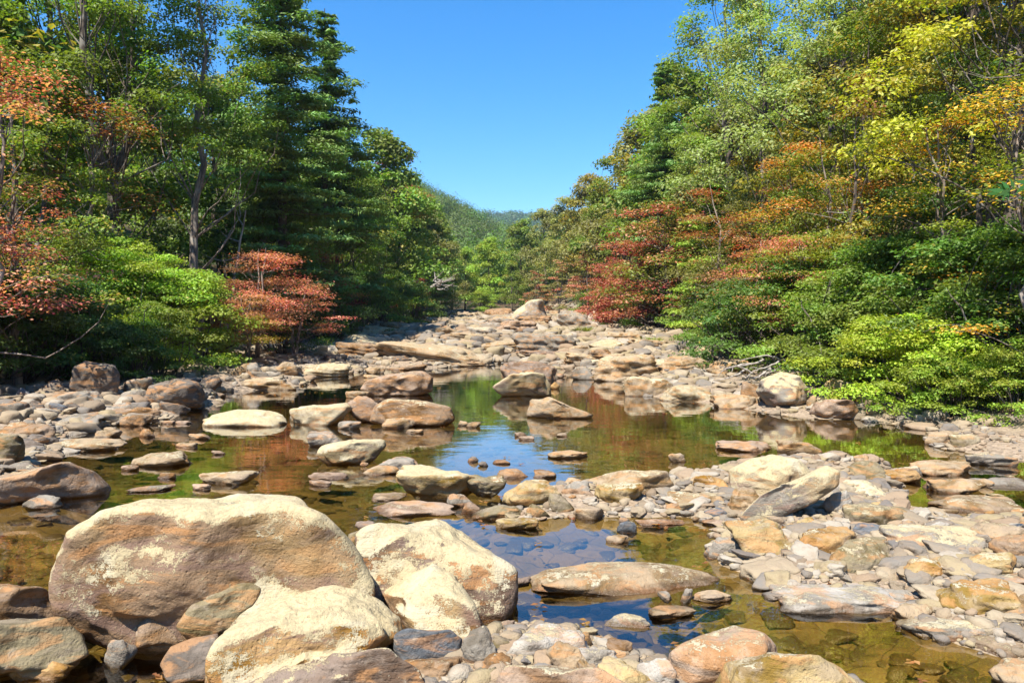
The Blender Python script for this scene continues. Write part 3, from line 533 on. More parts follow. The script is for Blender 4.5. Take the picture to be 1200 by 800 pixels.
# pebbles: uncountable gravel of the bars and the sunken cobbles of the bed, each ONE object
def stone_cloud(name, pts, sizes, mat, seed, label, flat=.55, level=2):
    D, F = ico(level); rs = np.random.RandomState(seed); shapes = []
    for s in range(14):
        r = poly_r(D, rs, 10, 18); V = D * r[:, None] * (1 + .22 * NZ.fbm(D * 1.5 + s * 7, 2) + .06 * NZ.fbm(D * 5 + s * 7, 2) * (level > 2) - .10 * np.abs(NZ.n(D * 2.2 + s * 3)) * (level > 2))[:, None]; shapes.append(V / np.abs(V).max(0))
    n = len(pts); nv = len(D); VV = np.empty((n, nv, 3)); sh = rs.randint(0, 14, n); sh_a = np.array(shapes)
    base = sh_a[sh]; s = np.asarray(sizes); ax = np.c_[s, s * rs.uniform(.6, .95, n), s * flat * rs.uniform(.6, 1.2, n)]
    base = base * ax[:, None, :]; a = rs.uniform(0, 6.28, n); ca, sa = np.cos(a), np.sin(a)
    VV[:, :, 0] = base[:, :, 0] * ca[:, None] - base[:, :, 1] * sa[:, None]; VV[:, :, 1] = base[:, :, 0] * sa[:, None] + base[:, :, 1] * ca[:, None]
    VV[:, :, 2] = base[:, :, 2] + base[:, :, 0] * rs.uniform(-.25, .25, n)[:, None]; VV += np.asarray(pts)[:, None, :]
    FF = (F[None] + (np.arange(n) * nv)[:, None, None]).reshape(-1, 3)
    tint = np.repeat(rs.rand(n), len(F)); t2 = np.repeat(rs.rand(n), len(F))
    return obj(name, mesh_np(name, VV.reshape(-1, 3), FF, mat, {'tint': tint, 'tint2': t2}), kind='stuff', label=label, category='pebbles')
def pebble_material():
    m, nt, b = new_mat('pebbles'); a = N(nt, 'Attribute', attribute_name='tint'); a2 = N(nt, 'Attribute', attribute_name='tint2'); geo = N(nt, 'NewGeometry')
    cr = N(nt, 'ValToRGB'); L(nt, a.outputs['Fac'], cr.inputs[0]); cr.color_ramp.interpolation = 'CONSTANT'; e = cr.color_ramp.elements
    cl = [(.26, .20, .125), (.17, .13, .085), (.29, .235, .155), (.15, .13, .105), (.24, .165, .10), (.12, .11, .10), (.26, .205, .11), (.30, .265, .21)]
    while len(e) < len(cl): e.new(.5)
    for i, q in enumerate(cl): e[i].position = i / len(cl); e[i].color = (*q, 1)
    n = noise(nt, geo.outputs['Position'], 9, 5, .65); n3 = noise(nt, geo.outputs['Position'], 60, 3)
    c = mix(nt, math_(nt, 'MULTIPLY', ramp(nt, n, .4, .65), .5), cr.outputs[0], (.2, .14, .09)); c = mix(nt, math_(nt, 'MULTIPLY', a2.outputs['Fac'], .25), c, (.36, .30, .21))
    s = N(nt, 'SeparateXYZ'); L(nt, geo.outputs['Position'], s.inputs[0]); wet = ramp(nt, s.outputs[2], .025, .005)
    c = mix(nt, wet, c, (.42, .36, .28), 'MULTIPLY'); c = mix(nt, math_(nt, 'MULTIPLY', ramp(nt, s.outputs[2], 0, -.04), .4), c, (.13, .115, .04))
    L(nt, c, b.inputs['Base Color']); L(nt, math_(nt, 'MULTIPLY_ADD', wet, -.6, .9), b.inputs['Roughness'])
    bp = N(nt, 'Bump'); bp.inputs['Strength'].default_value = .8; bp.inputs['Distance'].default_value = .03; L(nt, math_(nt, 'ADD', n, math_(nt, 'MULTIPLY', n3, .3)), bp.inputs['Height']); L(nt, bp.outputs[0], b.inputs['Normal']); return m
PEB = pebble_material()
rs = np.random.RandomState(3)
def scatter(n, x0, x1, y0, y1, zlo, zhi, smin, smax, pw=2.2, near=0.0):
    x = rs.uniform(x0, x1, n); y = y0 + (y1 - y0) * rs.rand(n) ** (1 + near); z = height(x, y); k = (z > zlo) & (z < zhi)
    s = smin + (smax - smin) * rs.rand(n) ** pw
    return np.c_[x, y, z + s * .12][k], s[k]
p1, s1 = scatter(16000, -8.5, 9, 3.6, 14, -.01, .5, .018, .11, 2.6, .8)
p1b, s1b = scatter(9000, -1.6, 2.2, 3.4, 5.4, -.02, .5, .012, .06, 2.0)
p1c, s1c = scatter(6000, 1.8, 6.5, 4.2, 9.6, .0, .5, .014, .07, 2.0)
def clear_of(p, s, f=.75):
    q = np.array([(a, b, c) for a, b, c in PLACED]); k = np.ones(len(p), bool)
    for a, b, c in q: k &= (p[:, 0] - a) ** 2 + (p[:, 1] - b) ** 2 > (f * c) ** 2
    return p[k], s[k]
p1d, s1d = clear_of(*scatter(3000, 1.6, 9, 4.2, 11, .01, .5, .05, .20, 2.0, .5)); p1e, s1e = clear_of(*scatter(1500, -9, -4, 9, 16, -.03, .6, .06, .22, 1.5)); p1f, s1f = clear_of(*scatter(900, -1.6, 2.4, 3.6, 9.5, .0, .5, .04, .12, 1.5))
stone_cloud('shingle', np.vstack([p1d, p1e, p1f]), np.concatenate([s1d, s1e, s1f]), PEB, 8, 'broken slabs and cobbles packed between the boulders of the bars', .42, 4)
stone_cloud('pebbles', np.vstack([p1, p1b, p1c]), np.concatenate([s1, s1b, s1c]), PEB, 1, 'loose tan and grey pebbles filling the near gravel bars')
p2, s2 = scatter(9000, -20, 12, 14, 38, -.02, 1.6, .04, .34, 2.2, .3)
p3, s3 = scatter(9000, -15, 14, 36, 125, -.1, 9, .08, .75, 2.4, .2)
tl = np.interp(p3[:, 1], TL[:, 0], TL[:, 1]); tr = np.interp(p3[:, 1], TR[:, 0], TR[:, 1]); k = (p3[:, 0] > tl - 2.5) & (p3[:, 0] < tr + 3); p3, s3 = p3[k], s3[k]
stone_cloud('rubble', np.vstack([p2, p3]), np.concatenate([s2, s3]), PEB, 2, 'weathered rubble covering the shores and the rocky bar upstream', .5, 3)
p4, s4 = scatter(12000, -9, 9, 3.4, 22, -1, -.06, .03, .15, 1.9, 1.1)
p4[:, 2] -= .02
stone_cloud('cobbles', p4, s4, PEB, 4, 'olive brown cobbles lying under the clear shallow water', .3, 3)

# ------------------------------------------------------------------ trees
def tube(pts, rad, sides=7):
    P = np.array(pts, float); n = len(P); T = np.gradient(P, axis=0); T /= np.linalg.norm(T, axis=1)[:, None] + 1e-9
    ref = np.array([0, 0, 1.0]) if abs(T[0, 2]) < .9 else np.array([1.0, 0, 0]); V = []
    for i in range(n):
        u = np.cross(T[i], ref); u /= np.linalg.norm(u) + 1e-9; w = np.cross(T[i], u)
        a = np.linspace(0, 2 * math.pi, sides, endpoint=False); V.append(P[i] + rad[i] * (np.outer(np.cos(a), u) + np.outer(np.sin(a), w)))
    V = np.vstack(V); F = []
    for i in range(n - 1):
        for j in range(sides): F.append((i * sides + j, i * sides + (j + 1) % sides, (i + 1) * sides + (j + 1) % sides, (i + 1) * sides + j))
    return V, np.array(F)
class MB:
    def __init__(s): s.V = []; s.F = []; s.n = 0
    def add(s, V, F): s.V.append(V); s.F.append(F + s.n); s.n += len(V)
    def mesh(s, name, mat): return mesh_np(name, np.vstack(s.V), np.vstack(s.F), mat)
def limb(mb, A, B, r0, r1, rs, bend=.12, n=7, sides=6):
    A, B = np.array(A, float), np.array(B, float); t = np.linspace(0, 1, n)[:, None]; ln = np.linalg.norm(B - A)
    P = A + (B - A) * t + rs.normal(size=3) * bend * ln * np.sin(t * math.pi) + rs.normal(size=(n, 3)) * .015 * ln
    P[0] = A; mb.add(*tube(P, r0 + (r1 - r0) * t[:, 0], sides))
def leaves(cl, nper, size, rs, flat=.5, shell=.6, elong=1.25, outw=.8, jit=.58):
    """cl rows: x y z rx ry rz weight; returns V,F,attributes of small folded leaf faces"""
    size *= .78; nper *= 1.5; cl = np.array(cl, float); cnt = np.maximum((nper * cl[:, 6]).astype(int), 4); ci = np.repeat(np.arange(len(cl)), cnt); n = len(ci)
    d = rs.normal(size=(n, 3)); d /= np.linalg.norm(d, axis=1)[:, None]; d[:, 2] = np.where(d[:, 2] < -.3, -d[:, 2], d[:, 2])
    r = shell + (1 - shell) * rs.rand(n) ** .5; r = r * (1 + .3 * rs.normal(size=n) * .5)
    pos = cl[ci, :3] + d * r[:, None] * cl[ci, 3:6]
    pos += .13 * cl[ci, 3][:, None] * rs.normal(size=(n, 3)) * np.array([1, 1, .5])
    nrm = d * outw + np.array([0, 0, 1.0]) * flat * 1.6 + rs.normal(size=(n, 3)) * jit; nrm /= np.linalg.norm(nrm, axis=1)[:, None]
    t = rs.normal(size=(n, 3)); t -= nrm * (t * nrm).sum(1)[:, None]; t /= np.linalg.norm(t, axis=1)[:, None]; b = np.cross(nrm, t)
    s = size * rs.uniform(.6, 1.25, n)[:, None]
    V = np.empty((n, 4, 3)); V[:, 0] = pos - t * s * .5 * elong; V[:, 1] = pos + b * s * .38 + nrm * s * .1; V[:, 2] = pos + t * s * .5 * elong; V[:, 3] = pos - b * s * .38 + nrm * s * .1
    F = np.arange(n * 4).reshape(n, 4); crnd = rs.rand(len(cl))
    return V.reshape(-1, 3), F, {'rnd': rs.rand(n), 'clump': crnd[ci]}
PROTO = {}
def broadleaf(seed, h=15., cr=3.6, base=.32, nclump=82, nper=300, size=.15, bark=None, lean=.04, flatc=.6, taper=.5, r0=.2, spread=1., stems=1, crs=(.5, 1.05), flat=.5):
    rs = np.random.RandomState(seed); tb = MB(); cl = []; tops = []
    for s in range(stems):
        top = np.array([rs.normal() * lean * h + (s - (stems - 1) / 2) * .15 * h, rs.normal() * lean * h, h * .93 * (1 if s == 0 else rs.uniform(.8, 1))]); n = 12; t = np.linspace(0, 1, n)[:, None]
        P = top * t + rs.normal(size=(n, 3)) * .010 * h * np.sin(t * math.pi); P[:, 2] = top[2] * t[:, 0]; P[0] = (s * r0 * 1.6, 0, -.6)
        rad = r0 * (1 - t[:, 0]) ** .8 + .02; rad[0] *= 1.35; tb.add(*tube(P, rad, 9)); tops.append(P)
    for i in range(nclump):
        f = base + (1 - base) * rs.rand() ** .85; P = tops[i % stems]; a = rs.uniform(0, 6.283)
        u = (f - base) / (1 - base); env = (math.sin(math.pi * min(1, (u * .86 + .14)) ** taper) * .9 + .16)
        rr = cr * env * rs.uniform(.45, 1.0) ** .6 * spread
        j = min(int(f * .93 * 11), 10); ax = P[j] + (P[j + 1] - P[j]) * .5
        c = np.array([ax[0] + rr * math.cos(a), ax[1] + rr * math.sin(a), f * h + rs.normal() * .2]); q = rs.uniform(*crs) * (1 - .25 * u)
        cl.append((*c, q, q, q * flatc, q * q))
        if i % 3 == 0:
            k = max(min(j - rs.randint(1, 3), 10), 1); limb(tb, P[k], c, r0 * .22 * (1 - u * .6), .012, rs, .1, sides=5)
    V, F, at = leaves(cl, nper, size, rs, flat)
    return tb.mesh('trunk', bark or BARK), mesh_np('crown', V, F, LEAF, at, smooth=False)
def layered(seed, h=6., cr=3., n=34, nper=330, size=.10, bark=None, droop=.0, base=.3, r0=.07):
    """open understorey maple with flat sprays"""
    rs = np.random.RandomState(seed); tb = MB(); cl = []
    for s in range(2):
        top = np.array([rs.normal() * .18 * h, rs.normal() * .12 * h, h]); t = np.linspace(0, 1, 9)[:, None]; P = top * t + rs.normal(size=(9, 3)) * .02 * h * np.sin(t * math.pi); P[0] = (s * .15, 0, -.5)
        tb.add(*tube(P, r0 * (1 - t[:, 0]) ** .7 + .012, 7))
        for i in range(n // 2):
            f = base + (1 - base) * rs.rand(); a = rs.uniform(0, 6.283); rr = cr * (1.15 - .75 * f) * rs.uniform(.35, 1); j = int(f * 7)
            c = P[j + 1] * [1, 1, 0] + np.array([rr * math.cos(a), rr * math.sin(a), f * h - droop * rr]); q = rs.uniform(.55, 1.05) * cr / 3
            cl.append((*c, q * rs.uniform(.8, 1.4), q * rs.uniform(.8, 1.4), q * rs.uniform(.15, .6), q * q)); limb(tb, P[j], c, r0 * .3, .008, rs, .1, sides=4)
            for _ in range(2): limb(tb, c, c + rs.normal(size=3) * [q * .7, q * .7, .05], .012, .004, rs, .1, 4, 3)
    V, F, at = leaves(cl, nper, size, rs, 1.1, .2); return tb.mesh('trunk', bark or MIDB), mesh_np('crown', V, F, LEAF, at, smooth=False)
def conifer(seed, h=22., cr=4.2, size=.17, r0=.28, base=.12, step=.62, dens=46, tw=.10):
    """hemlock: tiers of drooping flat boughs"""
    rs = np.random.RandomState(seed); tb = MB(); t = np.linspace(0, 1, 14)[:, None]; P = np.array([rs.normal() * .3, rs.normal() * .3, h]) * t; P[0, 2] = -.6; tb.add(*tube(P, r0 * (1 - t[:, 0]) + .02, 9))
    cl = []; z = base * h
    while z < h * .985:
        u = z / h; L_ = cr * (1 - u) ** .62 * (.8 + .4 * rs.rand()) * min(1, u / .12 + .3); nb = rs.randint(3, 6)
        for b in range(nb):
            a = rs.uniform(0, 6.283); ln = max(L_ * rs.uniform(.55, 1.12), .4); dz = -.18 * ln + rs.normal() * .15
            A = P[0] * 0 + np.array([P[-1, 0] * u, P[-1, 1] * u, z]); E = A + np.array([ln * math.cos(a), ln * math.sin(a), dz + .12 * ln]); limb(tb, A, E, .045 * (1 - u) + .015, .006, rs, .06, 6, 4)
            m = max(int(ln / .5), 2)
            for k in range(m):
                f = (k + .8) / m; c = A + (E - A) * f; w = (.30 + .34 * math.sin(f * 2.6)) * min(1, ln / 2) + .12
                c = c + np.array([rs.normal() * w * .5, rs.normal() * w * .5, -.06 * f])
                cl.append((*c, w * 1.25, w * 1.25, w * .2, w * 2.6 * dens / 100))
        z += step * (1 - u * .45) * rs.uniform(.7, 1.3)
    V, F, at = leaves(cl, 100, size, rs, .9, .15, 2.2); return tb.mesh('trunk', BARK), mesh_np('crown', V, F, NEEDLE, at, smooth=False)
def bush(seed, h=2.4, cr=1.8, n=74, nper=210, size=.085, flat=.5, open_=.5):
    rs = np.random.RandomState(seed); tb = MB(); cl = []
    for i in range(n):
        a = rs.uniform(0, 6.283); f = rs.rand() ** .7; rr = cr * math.sqrt(rs.rand()) * math.sqrt(max(1.02 - f * f, .05)); c = np.array([rr * math.cos(a), rr * math.sin(a), f * h]); q = rs.uniform(.18, .44) * cr / 1.8 * (1 + .3 * (rs.rand() < .2)); c[2] *= rs.uniform(.8, 1.15)
        cl.append((*c, q, q, q * open_, q * q * 4.5))
        if i % 2 == 0: limb(tb, (rs.normal() * .1, rs.normal() * .1, -.2), c, .03, .006, rs, .12, 6, 4)
    V, F, at = leaves(cl, nper, size, rs, flat, .35); return tb.mesh('stem', BARK), mesh_np('foliage', V, F, LEAF, at, smooth=False)
def far_tree(seed, h=15., cr=4.2, n=46, nper=90, size=.36):
    return broadleaf(seed, h, cr, .14, n, nper, size, r0=.22, crs=(1.0, 1.8), flatc=.7)
print('building prototypes')
PROTO = {
    'oak': [(broadleaf(1), 15), (broadleaf(2, 16, 3.9, .36, 90), 16), (broadleaf(3, 14, 3.3, .25, 70), 14)],
    'tall': [(broadleaf(11, 21, 3.8, .40, 96, 290, .17, r0=.25), 21), (broadleaf(12, 20, 3.4, .36, 84, 290, .17, r0=.2, bark=MIDB), 20)],
    'drift': [(broadleaf(21, 12, 3.4, .12, 74, 300, .14, r0=.13, stems=2, flatc=.45), 12), (broadleaf(22, 11, 3.6, .08, 74, 300, .14, r0=.12, stems=2, flatc=.4), 11)],
    'maple': [(layered(31), 6), (layered(32, 5, 2.6, 30), 5), (layered(33, 8, 3.2, 54, 360, .12, base=.2), 8), (layered(34, 8, 3.0, 26, 260, .11, base=.25), 8)],
    'hemlock': [(conifer(41), 22), (conifer(42, 18, 3.6), 18)],
    'pine': [(conifer(45, 9, 2.6, .14, .12, .08, .42, 70), 9)],
    'bush': [(bush(51), 2.4), (bush(52, 2.0, 2.0, 80), 2.0), (bush(53, 3.2, 2.0, 96), 3.2)],
    'far': [(far_tree(61), 15), (far_tree(62, 17, 4.6), 17), (far_tree(63, 13, 4.4), 13)],
    'sparse': [(broadleaf(71, 14, 3.2, .55, 20, 130, .2, r0=.14), 14)],
    'farmaple': [(layered(81, 7, 3.6, 84, 130, .2, base=.1, r0=.1), 7), (broadleaf(82, 9, 3.2, .08, 60, 110, .24, r0=.1, stems=2, flatc=.3), 9)],
}
NAMES = {'oak': ('broadleaf_tree', 'tree'), 'tall': ('broadleaf_tree', 'tree'), 'drift': ('broadleaf_tree', 'tree'), 'maple': ('maple_tree', 'tree'), 'hemlock': ('hemlock_tree', 'tree'), 'pine': ('young_pine_tree', 'tree'),
         'bush': ('bush', 'bush'), 'far': ('broadleaf_tree', 'tree'), 'sparse': ('broadleaf_tree', 'tree'), 'farmaple': ('maple_tree', 'tree')}
trng = random.Random(9); TREES = []
def plant(kind, px, d, h, c, alt=0., label='', group=None, var=None, X=None, wide=1.0, dz=0., aut=None):
    P = PROTO[kind]; (tm, cm), ph = P[(var if var is not None else trng.randrange(len(P))) % len(P)]
    x = X if X is not None else (px - 600) / FPX * d
    z = hz(x, d) - .05 + dz; nm, cat = NAMES[kind]; s = h / ph
    r = bpy.data.objects.new(nm, None); col.objects.link(r); r.location = (x, d, z); r.empty_display_size = .3
    r.rotation_euler = (0, 0, trng.uniform(0, 6.283)); r.scale = (s * wide * trng.uniform(.94, 1.06), s * wide * trng.uniform(.94, 1.06), s)
    r['label'] = label; r['category'] = cat
    if group: r['group'] = group
    elif kind != 'bush': TREES.append((((px, d)), label))
    a, b = ('stem', 'foliage') if kind == 'bush' else ('trunk', 'crown')
    t = obj(a, tm, r); cr = obj(b, cm, r); j = trng.uniform(.88, 1.12); cr.color = (c[0] * j, c[1] * j, c[2] * j, alt); cr['autumn'] = tuple(float(q) for q in (aut or (.30, .20, .03)))
    return r
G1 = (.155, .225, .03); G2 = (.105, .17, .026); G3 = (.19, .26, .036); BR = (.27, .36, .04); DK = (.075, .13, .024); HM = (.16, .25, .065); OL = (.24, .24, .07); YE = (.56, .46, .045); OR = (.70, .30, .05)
RED = (.52, .13, .09); PK = (.64, .20, .17); RB = (.38, .10, .055); PE = (.58, .32, .15); PG = (.30, .35, .12)

T = plant
# left bank, near to far
T('maple', -10, 17, 8.2, G3, .55, 'pink and orange maple leaning in at the upper left edge', var=3, aut=PK)
T('maple', 15, 19, 5.6, G3, .6, 'small pink maple with flat sprays at the left edge', var=1, aut=PK)
T('maple', 0, 22, 4.0, G3, .6, 'low red maple under the pink maples at the left edge', var=1, aut=RED)
T('drift', 40, 25, 11, G3, .2, 'bright green tree behind the pink maples', var=0)
T('maple', 80, 26, 9.5, G1, .45, 'brownish red maple with a wide flat crown at the left', var=3, aut=RB)
T('tall', 145, 30, 21, G1, .0, 'tall broadleaf tree with a dark double trunk on the left bank', var=0)
T('tall', 128, 33, 20, G3, .0, 'dark trunked tree just left of the double trunk', var=0)
T('tall', 232, 34, 21, G1, .1, 'tall tree with a pale blotched trunk on the left bank', var=1)
T('oak', 60, 36, 20, G3, .1, 'bright green tree far back at the upper left')
T('oak', -60, 30, 18, G3, .1, 'green tree at the left edge behind the maples')
T('hemlock', 332, 42, 25, HM, .0, 'tall blue green hemlock beside the open sky', var=0)
T('hemlock', 380, 52, 23, HM, .0, 'second hemlock with ragged boughs at the sky edge', var=1)
T('oak', 395, 56, 16, G1, .0, 'leafy green tree at the foot of the hemlocks')
T('oak', 345, 46, 12, G3, .1, 'light green tree overhanging the left shore', var=2)
T('drift', 415, 64, 14, G3, .1, 'green tree leaning out below the hemlocks', var=1)
T('far', 440, 82, 19, G1, .1, 'rounded green tree where the left tree line steps down')
T('sparse', 470, 88, 20, RB, .5, 'nearly bare tree sticking up above the left tree line')
T('far', 470, 98, 16, G3, .1, 'light green tree left of the far hill')
T('far', 505, 118, 15, G3, .1, 'light green tree low at the end of the left bank')
T('far', 530, 135, 13, OL, .1, 'olive tree low before the far hill')
T('far', 488, 112, 17, OL, .1, 'olive tree at the end of the left tree line')
T('drift', 450, 72, 8, G1, .0, 'low green tree overhanging the far left shore', var=1)
T('drift', 408, 56, 8, G1, .0, 'leafy tree leaning over the shaded left stones', var=0)
T('drift', 500, 92, 8.5, G3, .2, 'yellowish green tree above the dead branches', var=0)
T('maple', 482, 78, 4.8, RED, .0, 'small crimson maple at the far left shore', var=1)
T('maple', 385, 48, 6, RB, .2, 'brown red maple in the shade of the left bank', var=0)
T('maple', 300, 30.5, 4.8, PE, .6, 'pink maple with long flat sprays above the left shore', var=0, wide=1.15, aut=PK)
T('maple', 345, 33, 3.6, PE, .6, 'small pink maple reaching out over the left shore', var=1, wide=1.3, aut=PK)
T('maple', 290, 28.5, 2.8, PE, .5, 'peach coloured maple low over the left stones', var=1, wide=1.3)
T('maple', 255, 30, 3.5, PE, .5, 'peach and green maple beside the bright bush', var=0, wide=1.1)
for a in [(170, 25.5, 3.9, BR, 'bright yellow green bush on the left bank', 2), (215, 27, 3.2, BR, 'bright green bush left of the pink maple', 1), (120, 26, 4.4, BR, 'tall bright green bush below the dark trunks', 2), (185, 23, 2.3, G3, 'green bush spilling over the left stones', 0),
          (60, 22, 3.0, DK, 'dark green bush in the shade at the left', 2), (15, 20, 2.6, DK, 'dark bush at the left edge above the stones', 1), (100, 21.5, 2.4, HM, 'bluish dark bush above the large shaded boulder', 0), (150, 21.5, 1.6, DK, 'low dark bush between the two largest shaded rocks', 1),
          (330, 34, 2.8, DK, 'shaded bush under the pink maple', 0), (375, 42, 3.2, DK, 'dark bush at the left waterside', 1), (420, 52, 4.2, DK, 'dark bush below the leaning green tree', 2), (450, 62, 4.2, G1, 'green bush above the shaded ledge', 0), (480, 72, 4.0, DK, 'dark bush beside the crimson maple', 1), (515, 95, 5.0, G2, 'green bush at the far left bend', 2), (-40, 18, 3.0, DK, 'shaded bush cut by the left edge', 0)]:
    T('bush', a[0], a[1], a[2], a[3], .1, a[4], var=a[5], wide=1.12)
# right bank
T('oak', 1190, 17, 13, (.42, .40, .04), .25, 'golden yellow tree filling the top right corner', var=1)
T('maple', 1215, 14.2, 6.4, G3, .38, 'orange maple with flat sprays at the right edge', var=3, aut=OR)
T('maple', 1130, 18, 6.5, BR, .45, 'orange maple branch reaching in from the right bank', var=3, aut=OR)
T('oak', 1120, 24, 17, PG, .5, 'tall pale yellow green tree at the upper right', var=0)
T('tall', 1165, 22, 20, G3, .4, 'tree with a thick dark trunk at the right edge', var=0)
T('tall', 1095, 27, 21, G1, .4, 'dark trunked tree between the yellow and pale trees', var=0)
T('oak', 1040, 30, 18, PG, .3, 'pale green tree with nodding leaves on the right bank', var=1)
T('oak', 960, 36, 20, PG, .1, 'pale silvery green tree high on the right bank', var=0)
T('oak', 900, 42, 21, PG, .1, 'tall pale green tree against the sky on the right', var=2)
T('oak', 850, 52, 24, G3, .1, 'tall green tree stepping down from the right skyline', var=1)
T('hemlock', 778, 66, 22, HM, .0, 'dark evergreen standing out on the right skyline', var=1)
T('oak', 830, 60, 15, G3, .2, 'yellow green tree below the dark evergreen', var=0)
T('far', 785, 75, 22, G1, .2, 'rounded green tree on the right skyline')
T('far', 752, 84, 21, OL, .3, 'olive tree next along the right skyline')
T('far', 722, 97, 19.5, G1, .3, 'green tree lower on the right skyline')
T('far', 690, 110, 19, OL, .4, 'brownish olive tree on the right skyline')
T('far', 665, 124, 17, OL, .2, 'grey green tree near the end of the right skyline')
T('far', 640, 140, 18, OL, .2, 'olive green tree at the far end of the right bank')
T('far', 610, 150, 17, G3, .2, 'green tree at the valley end on the right')
T('far', 575, 135, 13, BR, .0, 'bright yellow green tree in the middle of the valley end', var=2)
T('far', 545, 140, 12, BR, .0, 'yellow green tree left of the middle of the valley end', var=0)
T('far', 600, 128, 9, G3, .3, 'low green tree behind the white pointed boulder')
T('maple', 985, 26, 7.4, G3, .42, 'orange red maple at the middle of the right bank', var=2, aut=(.6, .2, .07))
T('maple', 930, 29, 7.6, G3, .42, 'rusty orange maple right of the young pine', var=2, aut=(.5, .2, .06))
T('maple', 895, 31, 5.0, PE, .5, 'red maple reaching over the right shore rocks', var=1, wide=1.2, aut=RED)
T('maple', 945, 24, 4.6, BR, .5, 'pink and orange maple sprays above the green bushes', var=0, wide=1.2, aut=PK)
T('maple', 870, 38, 8.5, OL, .45, 'brownish red maple high above the right shore', var=2, aut=RB)
T('pine', 838, 44, 9.5, BR, .0, 'young bright green pine between red maples')
T('farmaple', 760, 60, 8.0, RB, .5, 'dark red maple with layered boughs on the right bank', var=0, aut=(.46, .14, .11))
T('farmaple', 725, 66, 6.5, RB, .6, 'crimson maple above the layered upstream boulder', var=0, aut=(.46, .14, .11))
T('farmaple', 790, 54, 9.5, G3, .5, 'tall reddish maple beside the young pine', var=0, aut=(.46, .14, .11))
T('farmaple', 690, 84, 8.0, OL, .5, 'brown red maple upstream on the right bank', var=1, aut=(.46, .14, .11))
T('farmaple', 655, 100, 8.0, OL, .45, 'dull red maple farther upstream', var=1, aut=(.46, .14, .11))
T('farmaple', 630, 112, 7.0, OL, .5, 'rusty low maple near the white pointed boulder', var=1, aut=(.46, .14, .11))
T('drift', 800, 66, 11, G3, .3, 'green tree behind the dark red maples', var=0)
T('drift', 735, 80, 12, G1, .3, 'green tree over the crimson maple', var=1)
T('drift', 1010, 27, 11, G1, .3, 'green tree behind the orange red maple', var=0)
T('drift', 1080, 23, 9, G3, .5, 'yellow green tree on the right bank behind the bushes', var=1)
T('drift', 1150, 19.5, 8.5, DK, .1, 'shaded green tree behind the right hand bushes', var=0)
T('sparse', 990, 24, 9, PE, .8, 'thin tree with few peach leaves and pale twigs', var=0)
for a in [(775, 57, 4.6, G2, 'rounded dark green bush on the right of the rocky bar', 2), (735, 66, 3.2, BR, 'yellow green bush left of the rounded dark bush', 1), (820, 50, 3.6, G1, 'green bush behind the pale right shelf', 0), (885, 29, 3.0, DK, 'dark bush over the right shore rocks', 1),
          (930, 25, 3.6, G2, 'dark green bush above the pale mirrored boulder', 2), (985, 22, 3.0, G3, 'light green bush behind the yellowish bank boulder', 0), (1040, 20, 3.6, G1, 'large green bush in the middle of the right shore', 2), (1040, 17.6, 1.9, (.36, .45, .04), 'bright green bush touching the water at the right', 1), (1085, 16.2, 1.9, (.38, .45, .04), 'yellow green fern like bush at the water edge', 0),
          (1090, 19, 3.6, G3, 'green bush below the orange sprays', 2), (1145, 17, 3.4, G2, 'dark leafy bush near the right edge', 2), (1185, 14.4, 1.4, BR, 'yellow green bush on the gravel at the right edge', 0), (1215, 15.5, 3.2, G1, 'green bush cut by the right edge', 2), (1005, 19.6, 2.1, G3, 'small leafy bush beside the pink shore boulder', 1), (860, 36, 3.0, G1, 'green bush under the brownish red maple', 0),
          (700, 88, 3.4, G3, 'green bush among the white upstream rocks', 1), (565, 118, 3.6, BR, 'small bright bush on the far rocky bar', 0), (1110, 15.4, 1.3, BR, 'low bright bush over the right bank gravel', 1)]:
    T('bush', a[0], a[1], a[2], a[3], .1, a[4], var=a[5], wide=1.2)
# forest behind, both slopes
for side in (-1, 1):
    k = 0; spots = []
    for _ in range(4000):
        if k >= (50 if side < 0 else 60): break
        d = 22 + 130 * trng.random() ** 1.0; toe = float(np.interp(d, (TL if side < 0 else TR)[:, 0], (TL if side < 0 else TR)[:, 1])); s = 4 + 40 * trng.random() ** 1.3; x = toe + side * s
        if abs(x) / d > .95 or any((x - q[0]) ** 2 + (d - q[1]) ** 2 < 26 for q in spots): continue
        spots.append((x, d)); k += 1; lift = hz(x, d)
        c = trng.choice((G1, G2, G3, G2, DK) if side < 0 else (G1, G3, PG, OL, G2, OL)); h = trng.uniform(12, 17)
        # keep the skyline of the photograph: nothing here rises above the trees in front
        sky_ = np.interp(600 + FPX * x / d, [380, 430, 490, 520, 640, 700, 760, 830], [-200, 170, 235, 300, 290, 225, 120, -60]); hm = CAM_H + (400 - 25 - sky_) / FPX * d - lift
        h = min(h, hm)
        if h < 5: continue
        px_ = 600 + FPX * x / d; cn = {G1: 'green', G2: 'deep green', G3: 'light green', DK: 'dark green', PG: 'pale green', OL: 'olive'}[c]
        nr_ = sorted(((q, m) for q, m in TREES if q[1] < d), key=lambda t: abs(t[0][0] - px_) + (d - t[0][1]) * 2)
        for q, m in nr_:
            lab = f'{cn} tree behind the {m}'
            if lab not in USED and len(lab.split()) <= 16: break
        else:
            for q, m in nr_:
                lab = f'{cn} tree far behind the {m}'
                if lab not in USED and len(lab.split()) <= 16: break
        USED.add(lab); T('far', 0, d, h, c, .2 if side < 0 else .4, lab, 'forest trees on the %s slope' % ('left' if side < 0 else 'right'), X=x)

